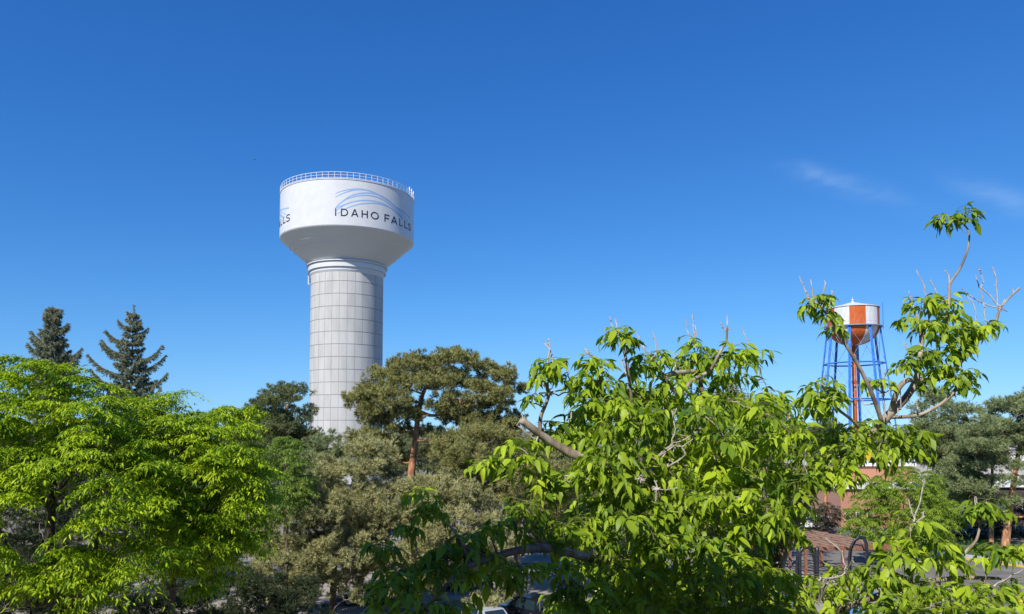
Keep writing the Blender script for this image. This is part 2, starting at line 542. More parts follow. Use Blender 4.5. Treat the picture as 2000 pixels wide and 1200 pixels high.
def water_tower():
    D = 127.0
    axis = P(677.5, 640, D)
    cx, cy = axis[0], axis[1]
    RT, RC = 11.3, 6.1
    up = lambda py: ray(677.5, py)[2] / ray(677.5, py)[1]
    zf = lambda py, rad: CAMH + up(py) * (D - rad * .976)          # height from a pixel on the near face
    z_top, z_bot, z_cone = zf(349.5, RT), zf(439.5, RT), zf(506.5, 6.8)
    root = empty('water_tower', (cx, cy, 0), 'tall white water tower with blue wave logo on a round grey panelled concrete column', 'water tower')
    c = (cx, cy, 0)
    # pedestal with grooved panels
    NP, row, g, dep = 30, 2.085, .055, .042
    z0 = zf(821.3, RC) - 5 * row
    z_ped = zf(526, RC)
    zs = []
    z = z0
    while z < z_ped:
        a, b = max(z, 0), min(z + row, z_ped + .4)
        zs += [(a + g, 0), (b - g, 0), (b - g, 1), (b + g, 1)]
        z += row
    ga = .9 * g / RC
    an = []
    off = -pi / 2 - R(12.5) + R(1.2) + R(.4)
    for k in range(NP):
        a0, a1 = off + k * 2 * pi / NP, off + (k + 1) * 2 * pi / NP
        for t in np.linspace(a0 + ga, a1 - ga, 5):
            an.append((t, 0))
        an += [(a1 - ga, 1), (a1 + ga, 1)]
    an = np.array(an)
    zz = np.array(zs)
    inner = np.maximum(an[None, :, 1], zz[:, None, 1])
    rad = RC - np.maximum(dep * zz[:, None, 1], .03 * an[None, :, 1])
    X = cx + rad * np.cos(an[None, :, 0])
    Y = cy + rad * np.sin(an[None, :, 0])
    Z = np.broadcast_to(zz[:, None, 0], X.shape)
    nz_, na = X.shape
    i = np.arange(nz_ * na).reshape(nz_, na)
    j = np.roll(i, -1, axis=1)
    Fq = np.stack([i[:-1], j[:-1], j[1:], i[1:]], -1).reshape(-1, 4)
    tint = rng.uniform(.93, 1.05, (nz_ // 4 + 1, NP)) * rng.uniform(.95, 1.03, (nz_ // 4 + 1, 1))
    T = tint[np.arange(nz_)[:, None] // 4, (np.arange(na)[None, :] // 7)]
    T = np.where(inner > 0, np.where(zz[:, None, 1] > 0, .64, .84), T)                       # grime in the joints
    mesh_obj('pedestal', np.stack([X, Y, Z], -1).reshape(-1, 3), Fq, M['panels'], root, tint=T.ravel())
    mb = MB()
    mb.lathe(c, [(RC - .12, z_ped - .6), (6.3, z_ped - .05), (6.3, z_ped + .42), (6.58, z_ped + .42), (6.58, z_ped + 1.15), (6.5, z_ped + 1.18), (6.5, z_ped + 1.33), (6.84, z_ped + 1.35), (6.84, z_cone), (6.5, z_cone + .12), (6.1, z_cone + .12)], 128)
    mb.build('collar', M['white_paint'], root)
    mb = MB()
    pr = [(6.45, z_cone + .1)]
    for k in range(1, 9):
        t = k / 8
        pr.append((6.45 + (RT - .35 - 6.45) * t, z_cone + .1 + (z_bot - .38 - z_cone - .1) * t))
    pr += [(RT - .16, z_bot - .24), (RT - .05, z_bot - .11), (RT, z_bot)]
    mb.lathe(c, pr, 160)
    mb.build('cone', M['cone_paint'], root, smooth=True)
    mb = MB()                                                        # welded seams
    for t in (.55, .72):
        r_, zc = 6.45 + (RT - .35 - 6.45) * t, z_cone + .1 + (z_bot - .38 - z_cone - .1) * t
        mb.lathe(c, [(r_ - .02, zc - .05), (r_ + .035, zc - .03), (r_ + .045, zc + .01), (r_ + .04, zc + .05)], 160, a0=R(180), a1=R(280))
    mb.build('weld_seam', M['cone_paint'], root)
    mb = MB()
    mb.lathe(c, [(RT, z_bot), (RT, (z_bot + z_top) / 2), (RT, z_top - .14)], 160)
    mb.build('tank_wall', M['white_paint'], root, smooth=True)
    mb = MB()
    mb.lathe(c, [(RT + .01, z_top - .14), (RT + .09, z_top - .12), (RT + .09, z_top), (RT - .2, z_top + .02), (8, z_top + .35), (4, z_top + .6), (.02, z_top + .7)], 120)
    mb.build('roof', M['white_paint'], root)
    mbp, npost = MB(), 72
    rr = RT - .02
    ringpts = [(cx + rr * cos(a), cy + rr * sin(a)) for a in np.arange(145) * 2 * pi / 144]
    for hgt, r_ in ((1.06, .042), (.60, .034), (.16, .045)):
        mbp.tube([(x, y, z_top + hgt) for x, y in ringpts], r_, n=5, caps=False)
    for k in range(npost):
        a = (k + .3) * 2 * pi / npost
        mbp.tube([(cx + rr * cos(a), cy + rr * sin(a), z_top - .02), (cx + rr * cos(a), cy + rr * sin(a), z_top + 1.06)], .035, n=5)
    mbp.build('railing', M['rail_paint'], root)
    # aerials on the right part of the rail
    for px in (799, 803, 806.5):
        a, _ = cyl_hit(px, 380, c, RT - .02)
        x, y = cx + (RT + .05) * cos(a), cy + (RT + .05) * sin(a)
        mb = MB()
        mb.box((x, y, z_top + .62), (.16, .16, 1.3), a)
        mb.tube([(x, y, z_top + .1), (x, y, z_top + 1.45)], .05, n=6)
        mb.build('antenna_panel', M['rail_paint'], root)
    # overflow pipe at the left
    a = R(180) + R(-1)
    x, y = cx + 6.75 * cos(a), cy + 6.75 * sin(a)
    mb = MB()
    mb.tube([(x, y, z_ped + 1.4), (x, y, z_ped - 1.25)], .11, n=8)
    mb.box((x + .12, y, z_ped - 1.3), (.36, .3, .12))
    mb.build('overflow_pipe', M['white_paint'], root)
    a = R(196)
    mb = MB()
    mb.box((cx + (RC - .01) * cos(a), cy + (RC - .01) * sin(a), z_ped - 1.1), (.16, .3, .9), a)
    mb.build('vent', M['trim'], root)

    # ---- writing: strokes laid on the drum
    toa = lambda zx, zy: cyl_hit(500 + zx / 5.5556, 310 + zy / 5.5556, c, RT)
    shift = -R(121.5)

    def ribbon(mb, pts, w, da, lift, closed=False):
        pts = np.asarray(pts, dtype=float)          # (arc angle, z)
        q = np.column_stack([pts[:, 0] * RT, pts[:, 1]])
        T = np.gradient(q, axis=0)
        if closed:
            T[0] = T[-1] = q[1] - q[-2]
        T /= np.linalg.norm(T, axis=1)[:, None] + 1e-9
        Nn = np.column_stack([-T[:, 1], T[:, 0]])
        n = len(q)
        V = []
        for r_ in (RT - .02, RT + lift):
            for s in (-1, 1):
                e = q + s * Nn * w[:, None] / 2
                a = e[:, 0] / RT + da
                V.append(np.column_stack([cx + r_ * np.cos(a), cy + r_ * np.sin(a), e[:, 1]]))
        V = np.concatenate(V)
        f = []
        I = lambda layer, i: layer * n + i
        for i in range(n - 1):
            f.append((I(2, i), I(3, i), I(3, i + 1), I(2, i + 1)))
            f.append((I(0, i), I(2, i), I(2, i + 1), I(0, i + 1)))
            f.append((I(3, i), I(1, i), I(1, i + 1), I(3, i + 1)))
        f += [(I(0, 0), I(1, 0), I(3, 0), I(2, 0)), (I(0, n - 1), I(2, n - 1), I(3, n - 1), I(1, n - 1))]
        mb.add(V, f)

    def dens(pts, n):
        pts = np.asarray(pts, dtype=float)
        t = np.linspace(0, len(pts) - 1, n)
        out = []
        for k in range(2):
            x = np.arange(len(pts))
            # catmull-rom
            v = pts[:, k]
            i0 = np.clip(np.floor(t).astype(int), 0, len(pts) - 2)
            u = t - i0
            p0, p1, p2, p3 = v[np.maximum(i0 - 1, 0)], v[i0], v[i0 + 1], v[np.minimum(i0 + 2, len(pts) - 1)]
            out.append(.5 * (2 * p1 + (p2 - p0) * u + (2 * p0 - 5 * p1 + 4 * p2 - p3) * u * u + (3 * p1 - p0 - 3 * p2 + p3) * u ** 3))
        return np.column_stack(out)

    waves = [
        [(860, 380), (960, 345), (1090, 330), (1230, 350), (1340, 400), (1450, 470), (1550, 550), (1670, 640)],
        [(862, 420), (950, 375), (1050, 345), (1140, 336), (1235, 352), (1340, 402)],
        [(862, 530), (930, 470), (1020, 410), (1130, 378), (1240, 375), (1340, 397), (1440, 455), (1520, 530), (1600, 620), (1650, 690)],
        [(864, 532), (960, 455), (1060, 415), (1180, 398), (1300, 415), (1400, 460), (1500, 540), (1580, 630), (1620, 690)],
        [(862, 538), (980, 490), (1100, 460), (1230, 455), (1350, 480), (1450, 530), (1530, 595), (1590, 665)],
        [(872, 560), (900, 540), (985, 492), (1060, 470)],
        [(885, 600), (985, 540), (1100, 500), (1240, 485), (1350, 495), (1450, 530), (1530, 590), (1600, 660), (1640, 710)],
        [(1430, 455), (1520, 525), (1600, 580), (1672, 652)],
    ]
    # letters: (zoom x left, zoom x right)
    spans = [('I', 858, 870), ('D', 922, 996), ('A', 1034, 1108), ('H', 1146, 1211), ('O', 1247, 1329),
             ('F', 1394, 1446), ('A', 1466, 1529), ('L', 1554, 1590), ('L', 1610, 1643), ('S', 1650, 1679)]
    zb, zt = toa(862, 622)[1], toa(862, 541)[1]
    h = zt - zb
    for da in (0.0, shift, -shift):
        mb = MB()
        for wv in waves:
            d_ = dens([toa(*p) for p in wv], 40)
            w = .08 + .13 * np.sin(np.linspace(.15, pi - .1, 40))
            ribbon(mb, d_, w, da, .012)
        mb.build('wave_logo', M['swoosh'], root)
        w_ = .17
        for ch, xa, xb in spans:
            mb = MB()
            a0, a1 = toa(xa, 620)[0] + w_ / 2 / RT * 0, toa(xb, 640)[0]
            L_ = lambda u, v: (a0 + (a1 - a0) * u, zb + w_ / 2 + (h - w_) * v)
            E_ = lambda u, v: (a0 + (a1 - a0) * u, zb + h * v)
            S = []
            if ch == 'I':
                S = [[E_(.5, 0), E_(.5, 1)]]
            elif ch == 'D':
                arc = [(.45 + .5 * sin(t), .5 + .5 * -cos(t)) for t in np.linspace(0, pi, 16)]
                S = [[E_(.06, 0), E_(.06, 1)], [L_(.06, 0)] + [L_(*p) for p in arc] + [L_(.06, 1)]]
            elif ch == 'A':
                S = [[E_(.04, 0), E_(.5, 1)], [E_(.96, 0), E_(.5, 1)], [L_(.24, .28), L_(.76, .28)]]
            elif ch == 'H':
                S = [[E_(.07, 0), E_(.07, 1)], [E_(.93, 0), E_(.93, 1)], [L_(.07, .5), L_(.93, .5)]]
            elif ch == 'O':
                S = [[L_(.5 + .46 * sin(t), .5 + .5 * cos(t)) for t in np.linspace(0, 2 * pi, 33)]]
            elif ch == 'F':
                S = [[E_(.08, 0), E_(.08, 1)], [L_(.08, 1), L_(1, 1)], [L_(.08, .48), L_(.88, .48)]]
            elif ch == 'L':
                S = [[E_(.1, 0), E_(.1, 1)], [L_(.1, 0), L_(1, 0)]]
            elif ch == 'S':
                pts = [(.93, .88), (.72, .98), (.48, 1), (.22, .95), (.09, .77), (.22, .60), (.5, .51), (.78, .42), (.93, .23), (.78, .06), (.5, 0), (.25, .03), (.04, .14)]
                S = [dens([L_(*p) for p in pts], 36)]
            for st in S:
                st = np.asarray(st, dtype=float)
                if len(st) == 2:
                    st = np.linspace(st[0], st[1], 4)
                ribbon(mb, st, np.full(len(st), w_), da, .03 + .004 * rng.random(), closed=(ch == 'O'))
            mb.build('letter', M['navy'], root)
    return root


water_tower()


# ------------------------------------------------------------------ the old striped tower
def old_tower():
    D = 208.0
    ax = P(1666.3, 640, D)
    cx, cy = ax[0], ax[1]
    va = atan2(-cy, -cx)                     # towards the camera
    c = (cx, cy, 0)
    zf = lambda py, d=D: CAMH + ray(1666, py)[2] / ray(1666, py)[1] * d
    RT = 6.75
    z_e, z_ap, z_b, z_bot = zf(603), zf(588.5, D - 2), zf(640.5), zf(675, D - 1)
    root = empty('old_water_tower', (cx, cy, 0), 'older round water tank with orange and white vertical stripes on blue lattice legs', 'water tower')
    NS = 10
    for part in ('wall', 'bowl'):
        for k in range(NS):
            # stripe k: angles run to the viewer's right
            a0 = va + R(-7.5 + 36 * k)
            mb = MB()
            if part == 'wall':
                pr = [(RT, z_b), (RT, (z_b + z_e) / 2), (RT, z_e)]
            else:
                pr = [(RT * cos(t), z_b - (z_b - z_bot) * sin(t)) for t in np.linspace(0, pi / 2 - .01, 14)]
                pr = pr[::-1]
            mb.lathe(c, pr, 10, a0=a0, a1=a0 + R(36))
            orange = k % 2 == 0
            mb.build('tank_wall_stripe' if part == 'wall' else 'tank_bowl_stripe', M['old_orange'] if orange else M['old_white'], root, smooth=True)
    mb = MB()
    mb.lathe(c, [(RT - .3, z_e - .05), (RT + .22, z_e - .12), (RT + .22, z_e + .06), (3.4, z_e + (z_ap - z_e) * .52), (.5, z_ap), (.02, z_ap + .1)], 64)
    mb.build('roof', M['old_white'], root)
    mb = MB()
    mb.tube([(cx, cy, z_ap), (cx, cy, z_ap + .55)], .3, n=10)
    mb.lathe((cx, cy, z_ap + .55), [(.45, 0), (.45, .12), (.05, .35)], 12)
    mb.tube([(cx, cy, z_ap + .8), (cx, cy, z_ap + 1.5)], .05, n=6)
    mb.build('finial', M['old_white'], root)
    mb = MB()
    mb.lathe(c, [(RT, z_b - .1), (RT + .85, z_b - .12), (RT + .85, z_b + .12), (RT, z_b + .1)], 64)
    ringp = [(cx + (RT + .82) * cos(a), cy + (RT + .82) * sin(a)) for a in np.arange(65) * 2 * pi / 64]
    for hh in (1.0,):
        mb.tube([(x, y, z_b + hh) for x, y in ringp], .022, n=4, caps=False)
    for k in range(0, 40, 2):
        x, y = cx + (RT + .82) * cos(k * pi / 20), cy + (RT + .82) * sin(k * pi / 20)
        mb.tube([(x, y, z_b), (x, y, z_b + 1.0)], .02, n=4)
    mb.build('balcony', M['old_steel'], root)
    mb = MB()
    mb.tube([(cx, cy, 0), (cx, cy, z_bot + .3)], .56, n=20)
    mb.build('riser_pipe', M['old_riser'], root, smooth=True)
    mb = MB()
    mb.tube([(cx, cy, 24.8), (cx, cy, 25.5)], .68, n=20)
    mb.build('riser_flange', M['old_riser'], root)
    slope = .118
    rad = lambda z: RT + .1 + (z_b - z) * slope
    legs = [va + R(-7.5 + 45 * k) for k in range(8)]
    pt = lambda a, z: np.array([cx + rad(z) * cos(a), cy + rad(z) * sin(a), z])
    for a in legs:
        mb = MB()
        top, bot = pt(a, z_b - .1), pt(a, 0)
        t_ = np.array([-sin(a), cos(a), 0])
        for s in (-1, 1):                             # two channels joined by lacing
            mb.tube([top + t_ * s * .2, bot + t_ * s * .2], .21, n=4)
        n = 60
        for k in range(n):
            p, q = top + (bot - top) * k / n, top + (bot - top) * (k + 1) / n
            s = 1 if k % 2 else -1
            mb.tube([p + t_ * s * .2, q - t_ * s * .2], .07, n=4)
        mb.build('leg', M['old_blue'], root)
    for zz in (zf(711), zf(781)):
        mb = MB()
        for k in range(8):
            a, b = legs[k], legs[(k + 1) % 8]
            mb.tube([pt(a, zz), pt(b, zz)], .20, n=4)
        mb.build('strut_ring', M['old_blue'], root)
    levels = [z_b - .4, zf(711), zf(781), 10.3, .3]
    mb = MB()
    for k in range(8):
        a, b = legs[k], legs[(k + 1) % 8]
        for z1, z2 in zip(levels[:-1], levels[1:]):
            mb.tube([pt(a, z1), pt(b, z2)], .035, n=4)
            mb.tube([pt(b, z1), pt(a, z2)], .035, n=4)
    for z in levels[1:3]:
        for k in range(0, 8, 2):
            mb.tube([pt(legs[k], z), (cx, cy, z)], .03, n=4)
    mb.build('brace_rods', M['old_steel'], root)
    # ladder at the right edge of the tank
    a = va + R(78)
    mb = MB()
    t_ = np.array([-sin(a), cos(a), 0])
    for s in (-.22, .22):
        p0 = np.array([cx + (RT + .95) * cos(a), cy + (RT + .95) * sin(a), z_b - 1]) + t_ * s
        p1 = p0.copy()
        p1[2] = z_e + 1.1
        mb.tube([p0, p1], .05, n=4)
    for z in np.arange(z_b - .8, z_e + 1, .35):
        q = np.array([cx + (RT + .95) * cos(a), cy + (RT + .95) * sin(a), z])
        mb.tube([q - t_ * .22, q + t_ * .22], .025, n=4)
    mb.build('ladder', M['old_blue'], root)


old_tower()


# ------------------------------------------------------------------ foliage machinery
def unit(v):
    v = np.asarray(v, dtype=float)
    return v / (np.linalg.norm(v, axis=-1, keepdims=True) + 1e-12)


def stamp(tv, tf, pos, d, n, size, width=None):
    """place template (x along, y side, z normal) at pos with axis d and rough normal n"""
    d = unit(d)
    s = unit(np.cross(n, d))
    n2 = np.cross(d, s)
    k = len(tv)
    size = np.asarray(size)[:, None]
    width = size if width is None else np.asarray(width)[:, None]
    X = tv[None, :, 0] * size
    Y = tv[None, :, 1] * width
    Z = tv[None, :, 2] * size
    V = pos[:, None, :] + X[..., None] * d[:, None, :] + Y[..., None] * s[:, None, :] + Z[..., None] * n2[:, None, :]
    N = len(pos)
    out = []
    for f in tf:
        f = np.asarray(f)
        out.append((f[None] + (np.arange(N) * k)[:, None, None]).reshape(-1, f.shape[1]))
    return V.reshape(-1, 3), out


def leaflet(droop, fold=.10, w=.21, prof=((.18, .72), (.40, 1.0), (.64, .80), (.84, .42)), twist=0.0, bend=0.0):
    """a leaflet: midrib bends down, halves fold up, the blade may twist or curve to one side"""
    V, F3, F4 = [(0, 0, 0)], [], []
    for x, ww in prof:
        z = -droop * x * x
        t, y0 = twist * x, bend * x * x
        for sg in (-1, 0, 1):
            yy, zz = sg * w * ww, fold * ww * abs(sg)
            V.append((x - .04 * abs(sg), y0 + yy * cos(t) - zz * sin(t), z + yy * sin(t) + zz * cos(t)))
    V.append((1.0, bend, -droop))
    F3 += [(0, 1, 2), (0, 2, 3)]
    n = len(prof)
    for i in range(n - 1):
        a, b = 1 + 3 * i, 4 + 3 * i
        F4 += [(a, b, b + 1, a + 1), (a + 1, b + 1, b + 2, a + 2)]
    a, e = 1 + 3 * (n - 1), 1 + 3 * n
    F3 += [(a, e, a + 1), (a + 1, e, a + 2)]
    return np.array(V), (np.array(F3), np.array(F4))


def strip(droop, w=.14, fold=.05):
    V = [(0, -w * .3, 0), (0, w * .3, 0), (.35, -w, -droop * .12 + fold), (.35, w, -droop * .12 + fold),
         (.7, -w * .85, -droop * .49), (.7, w * .85, -droop * .49), (1, 0, -droop)]
    return np.array(V, dtype=float), (np.array([(4, 6, 5)]), np.array([(0, 2, 3, 1), (2, 4, 5, 3)]))


def tuft(nb=7, spread=.55, w=.06, seed=0):
    r = np.random.default_rng(seed)
    V, Fc = [], []
    for k in range(nb):
        a = 2 * pi * k / nb + r.uniform(-.3, .3)
        e = spread * r.uniform(.5, 1.1)
        dx = np.array([cos(e), sin(e) * cos(a), sin(e) * sin(a)]) * r.uniform(.75, 1.05)
        sd = unit(np.cross(dx, [1, .2, .1])) * w
        b = len(V)
        st = np.array([r.uniform(-.15, .1), 0, 0])
        V += [st - sd, st + sd, st + dx]
        Fc.append((b, b + 1, b + 2))
    return np.array(V), (np.array(Fc),)


class Skeleton:
    """branch nodes; each new tip is tied to the nearest suitable node"""
    def __init__(self):
        self.p, self.par, self.rad, self.cnt, self.paths = [], [], [], [], []

    def stem(self, pts, r0, r1, parent=-1, sub=4):
        pts = np.asarray(pts, dtype=float)
        if sub > 1:
            t = np.linspace(0, len(pts) - 1, (len(pts) - 1) * sub + 1)
            i0 = np.clip(np.floor(t).astype(int), 0, len(pts) - 2)
            u = (t - i0)[:, None]
            n = len(pts)
            p0, p1, p2, p3 = pts[np.maximum(i0 - 1, 0)], pts[i0], pts[i0 + 1], pts[np.minimum(i0 + 2, n - 1)]
            pts = .5 * (2 * p1 + (p2 - p0) * u + (2 * p0 - 5 * p1 + 4 * p2 - p3) * u * u + (3 * p1 - p0 - 3 * p2 + p3) * u ** 3)
        ids = []
        for k, q in enumerate(pts):
            self.p.append(q)
            self.par.append(parent)
            self.rad.append(r0 + (r1 - r0) * k / max(len(pts) - 1, 1))
            parent = len(self.p) - 1
            ids.append(parent)
        self.paths.append(('stem', ids))
        return ids

    def nearest(self, q):
        return int(np.argmin(np.linalg.norm(np.array(self.p) - q, axis=1)))

    def attach(self, tips, rng, rtip=.012, lift=.15, up_pen=1.2, steps=4, kmax=.5, centre=None, shrink=.75, jit=.04):
        tips = np.asarray(tips)
        if centre is None:
            centre = np.mean(np.array(self.p), axis=0)
        order = np.argsort(np.linalg.norm(tips - centre, axis=1))
        for i in order:
            q = tips[i]
            A = np.array(self.p)
            dv = q - A
            dist = np.linalg.norm(dv, axis=1)
            pen = np.where(dv[:, 2] < 0, -dv[:, 2] * up_pen, 0)
            j = int(np.argmin(dist + pen))
            a, L = A[j], dist[j]
            if L < 1e-3:
                continue
            mid = (a + q) / 2 + np.array([0, 0, lift * L]) + rng.normal(0, jit, 3) * L
            r0 = min(self.rad[j] * shrink, rtip + L * kmax * .05)
            r0 = max(r0, rtip)
            ids, par = [j], j
            for s in range(1, steps + 1):
                t = s / steps
                pt = (1 - t) ** 2 * a + 2 * t * (1 - t) * mid + t * t * q + (rng.normal(0, jit * .35, 3) * L if s < steps else 0)
                self.p.append(pt)
                self.par.append(par)
                self.rad.append(r0 + (rtip - r0) * t)
                par = len(self.p) - 1
                ids.append(par)
            self.paths.append(('branch', ids))

    def wood(self, name, mats, parent, sides=6):
        """trunk, limbs and branches as one mesh; stems take the first material, branches the second"""
        mb = MB()
        cut = None
        for kind in ('stem', 'branch'):
            for k, ids in self.paths:
                if k != kind:
                    continue
                pts = np.array([self.p[i] for i in ids])
                rad = np.array([self.rad[i] for i in ids])
                if kind == 'branch':
                    rad[0] = min(rad[0], rad[1] * 1.25)
                mb.tube(pts, rad, n=sides if kind == 'branch' else max(sides, 10), caps=kind == 'stem')
            if kind == 'stem':
                cut = mb.n
        o = mb.build(name, mats, parent, smooth=True)
        idx = np.zeros(len(o.data.polygons), dtype=np.int32)
        st = np.zeros(len(o.data.polygons), dtype=np.int32)
        o.data.polygons.foreach_get('loop_start', st)
        lv = np.zeros(len(o.data.loops), dtype=np.int32)
        o.data.loops.foreach_get('vertex_index', lv)
        idx[lv[st] >= cut] = 1
        o.data.polygons.foreach_set('material_index', idx)
        return o

    def mesh(self, name, mat, parent, kinds=('stem', 'branch'), sides=6, skip=()):
        mb = MB()
        for k, (kind, ids) in enumerate(self.paths):
            if kind not in kinds or k in skip:
                continue
            pts = np.array([self.p[i] for i in ids])
            rad = np.array([self.rad[i] for i in ids])
            if kind == 'branch':
                rad[0] = min(rad[0], rad[1] * 1.25)
            mb.tube(pts, rad, n=sides if kind == 'branch' else max(sides, 9), caps=True)
        if mb.n:
            return mb.build(name, mat, parent, smooth=True)


def in_poly(x, y, poly):
    poly = np.asarray(poly, dtype=float)
    ins = np.zeros(len(x), bool)
    n = len(poly)
    for i in range(n):
        x0, y0 = poly[i]
        x1, y1 = poly[(i + 1) % n]
        c = (y0 > y) != (y1 > y)
        with np.errstate(divide='ignore', invalid='ignore'):
            t = (x1 - x0) * (y - y0) / (y1 - y0 + 1e-12) + x0
        ins ^= c & (x < t)
    return ins


def edge_dist(x, y, poly):
    poly = np.asarray(poly, dtype=float)
    d = np.full(len(x), 1e9)
    n = len(poly)
    for i in range(n):
        a, b = poly[i], poly[(i + 1) % n]
        ab = b - a
        t = np.clip(((x - a[0]) * ab[0] + (y - a[1]) * ab[1]) / (ab @ ab + 1e-9), 0, 1)
        d = np.minimum(d, np.hypot(x - a[0] - t * ab[0], y - a[1] - t * ab[1]))
    return d


def crown_points(poly, depth, thick, n, rng, minpx=8.0, front=.55, inset=0.0, tries=40, holes=()):
    """points filling a rounded crown whose outline, seen from the lot's edge, is poly"""
    poly = np.asarray(poly, dtype=float)
    lo, hi = poly.min(0), poly.max(0)
    got = []
    emax = None
    pts = np.zeros((0, 3))
    m = n * tries
    x, y = rng.uniform(lo[0], hi[0], m), rng.uniform(lo[1], hi[1], m)
    ok = in_poly(x, y, poly)
    for h in holes:                                  # open hollows between the boughs
        ok &= ~in_poly(x, y, h)
    x, y = x[ok], y[ok]
    e = edge_dist(x, y, poly)
    ok = e >= inset
    x, y, e = x[ok], y[ok], e[ok]
    emax = e.max()
    prof = np.sqrt(np.clip(1 - (1 - np.minimum(e / (emax * .8), 1)) ** 2, .02, 1))
    u = rng.uniform(-1, 1, len(x))
    u = np.where(rng.random(len(x)) < (front - .5) * 2, -np.abs(u) ** .6, u)
    d = depth + thick * prof * u
    W = np.array([P(a, b, c) for a, b, c in zip(x, y, d)])
    mind = minpx * depth / F
    for i in range(len(W)):
        if len(got) >= n:
            break
        if not got or np.min(np.linalg.norm(W[got] - W[i], axis=1)) > mind:
            got.append(i)
    return W[got]


TUFTS = [tuft(7, .62, .06, s) for s in range(4)]


def pad_tufts(centres, rad, flat, per, rng, tl=.22, tilt=None, axis=None, under=.15):
    """needle tufts over flattened cushions"""
    pos, d = [], []
    for i, c in enumerate(centres):
        r = rad[i] * rng.uniform(.8, 1.2)
        n = int(per * (r / np.mean(rad)) ** 2)
        # brush-like shoots make the cushion lumpy and ragged
        m = max(7, int(15 * (r / .9) ** 2))
        lv = unit(rng.normal(0, 1, (m, 3)))
        lv[:, 2] = np.where(lv[:, 2] < -.25, -lv[:, 2], lv[:, 2])
        lobes = lv * rng.uniform(.25, 1.1, (m, 1)) * [r, r, r * flat * 1.25]
        shoot = unit(lv * [1, 1, .4] + [0, 0, .55] + rng.normal(0, .3, (m, 3)))
        slen = rng.uniform(.25, .6, m) * min(r, 1.0)
        li = rng.integers(0, m, n)
        t = rng.beta(1.1, 1.0, n)
        v = unit(rng.normal(0, 1, (n, 3)))
        q = c + lobes[li] + shoot[li] * (t * slen[li])[:, None] + v * (.05 + .17 * r * np.sin(np.clip(t * 2.6 + .45, 0, pi)))[:, None] * rng.uniform(.4, 1.0, (n, 1))
        pos.append(q)
        d.append(unit(shoot[li] * .75 + v * .75 + rng.normal(0, .2, (n, 3))))
    return np.concatenate(pos), np.concatenate(d)


def needles(name, pos, d, tl, mat, parent, rng, lo=.0, hi=1.0, clump=None, wid=1.0):
    N = len(pos)
    allV, allF, allT, off = [], [], [], 0
    which = rng.integers(0, len(TUFTS), N)
    tint = np.clip(rng.beta(2, 2, N) * (hi - lo) + lo + (0 if clump is None else clump), 0, 1)
    nrm = unit(rng.normal(0, 1, (N, 3)))
    for t in range(len(TUFTS)):
        ix = np.where(which == t)[0]
        tv, tf = TUFTS[t]
        size = tl * rng.uniform(.7, 1.25, len(ix))
        V, Fs = stamp(tv, tf, pos[ix], d[ix], nrm[ix], size, size * wid)
        allV.append(V)
        allF += [f + off for f in Fs]
        allT.append(np.repeat(tint[ix], len(tv)))
        off += len(V)
    by = {}
    for f in allF:
        by.setdefault(f.shape[1], []).append(f)
    return mesh_obj(name, np.concatenate(allV), [np.concatenate(v) for v in by.values()], mat, parent, tint=np.concatenate(allT))


def leaves(name, tmpls, pos, d, nrm, size, tint, mat, parent, rng, smooth=True):
    which = rng.integers(0, len(tmpls), len(pos))
    V_, by, T_, off = [], {}, [], 0
    for t, (tv, tf) in enumerate(tmpls):
        ix = np.where(which == t)[0]
        if not len(ix):
            continue
        V, Fs = stamp(tv, tf, pos[ix], d[ix], nrm[ix], size[ix])
        for f in Fs:
            by.setdefault(f.shape[1], []).append(f + off)
        V_.append(V)
        T_.append(np.repeat(tint[ix], len(tv)))
        off += len(V)
    return mesh_obj(name, np.concatenate(V_), [np.concatenate(v) for v in by.values()], mat, parent, tint=np.concatenate(T_), smooth=smooth)


def pine(label, outline, depth, thick, npads, padr, trunk, seed, mat, per=70, flat=.38, tl=.25, r0=.24, bark='bark_pine', minpx=14, group=None,
         limbs=(), name='pine_tree', tint=(0, 1), extra=(), inset=6, dead=25, base=None, wid=1.0):
    """trunk: list of (px,py) at the tree's depth, from the ground up; the first one is dropped to the ground"""
    rg = np.random.default_rng(seed)
    tr = [P(x, y, depth) for x, y in trunk]
    foot = tr[0].copy()
    foot[2] = 0
    root = empty(name, foot, label, 'tree', group)
    pads = crown_points(outline, depth, thick, npads, rg, minpx=minpx, inset=inset)
    if len(extra):
        pads = np.concatenate([pads, [P(*e) for e in extra]])
    sk = Skeleton()
    sk.stem([foot] + tr, r0 * 1.15, r0 * .3, sub=5)
    for lb in limbs:
        pts = [P(*q) for q in lb[0]]
        j = sk.nearest(pts[0])
        sk.stem([sk.p[j]] + pts, lb[1], lb[1] * .4, parent=j, sub=4)
    nst = len(sk.paths)
    rads = padr * 1.15 * rg.uniform(.75, 1.3, len(pads))
    ctr = np.array(sk.p)[len(sk.p) // 2]
    sk.attach(pads - np.array([0, 0, .15]), rg, rtip=.018, lift=.05, up_pen=.4, kmax=.55, jit=.09, centre=ctr, steps=5)
    if dead:                                        # bare grey twigs low in the crown
        A = np.array(sk.p)
        pick = A[rg.integers(0, len(A), dead)]
        tips = pick + unit(rg.normal(0, 1, (dead, 3)) * [1, 1, .6]) * rg.uniform(.5, 1.3, dead)[:, None]
        sk.attach(tips, rg, rtip=.013, lift=-.1, kmax=.2, jit=.14)
    sk.wood('trunk', [M[bark], M['limb_pine']], root, 5)
    pos, d = pad_tufts(pads, rads, flat, int(per * 2.1), rg, tl)
    # slow colour drift from clump to clump
    cl = .22 * np.sin(pos[:, 0] * 1.9 + seed) * np.sin(pos[:, 1] * 1.3 + pos[:, 2] * 2.2)
    needles('crown', pos, d, tl, M[mat], root, rg, *tint, clump=cl, wid=wid)
    return root


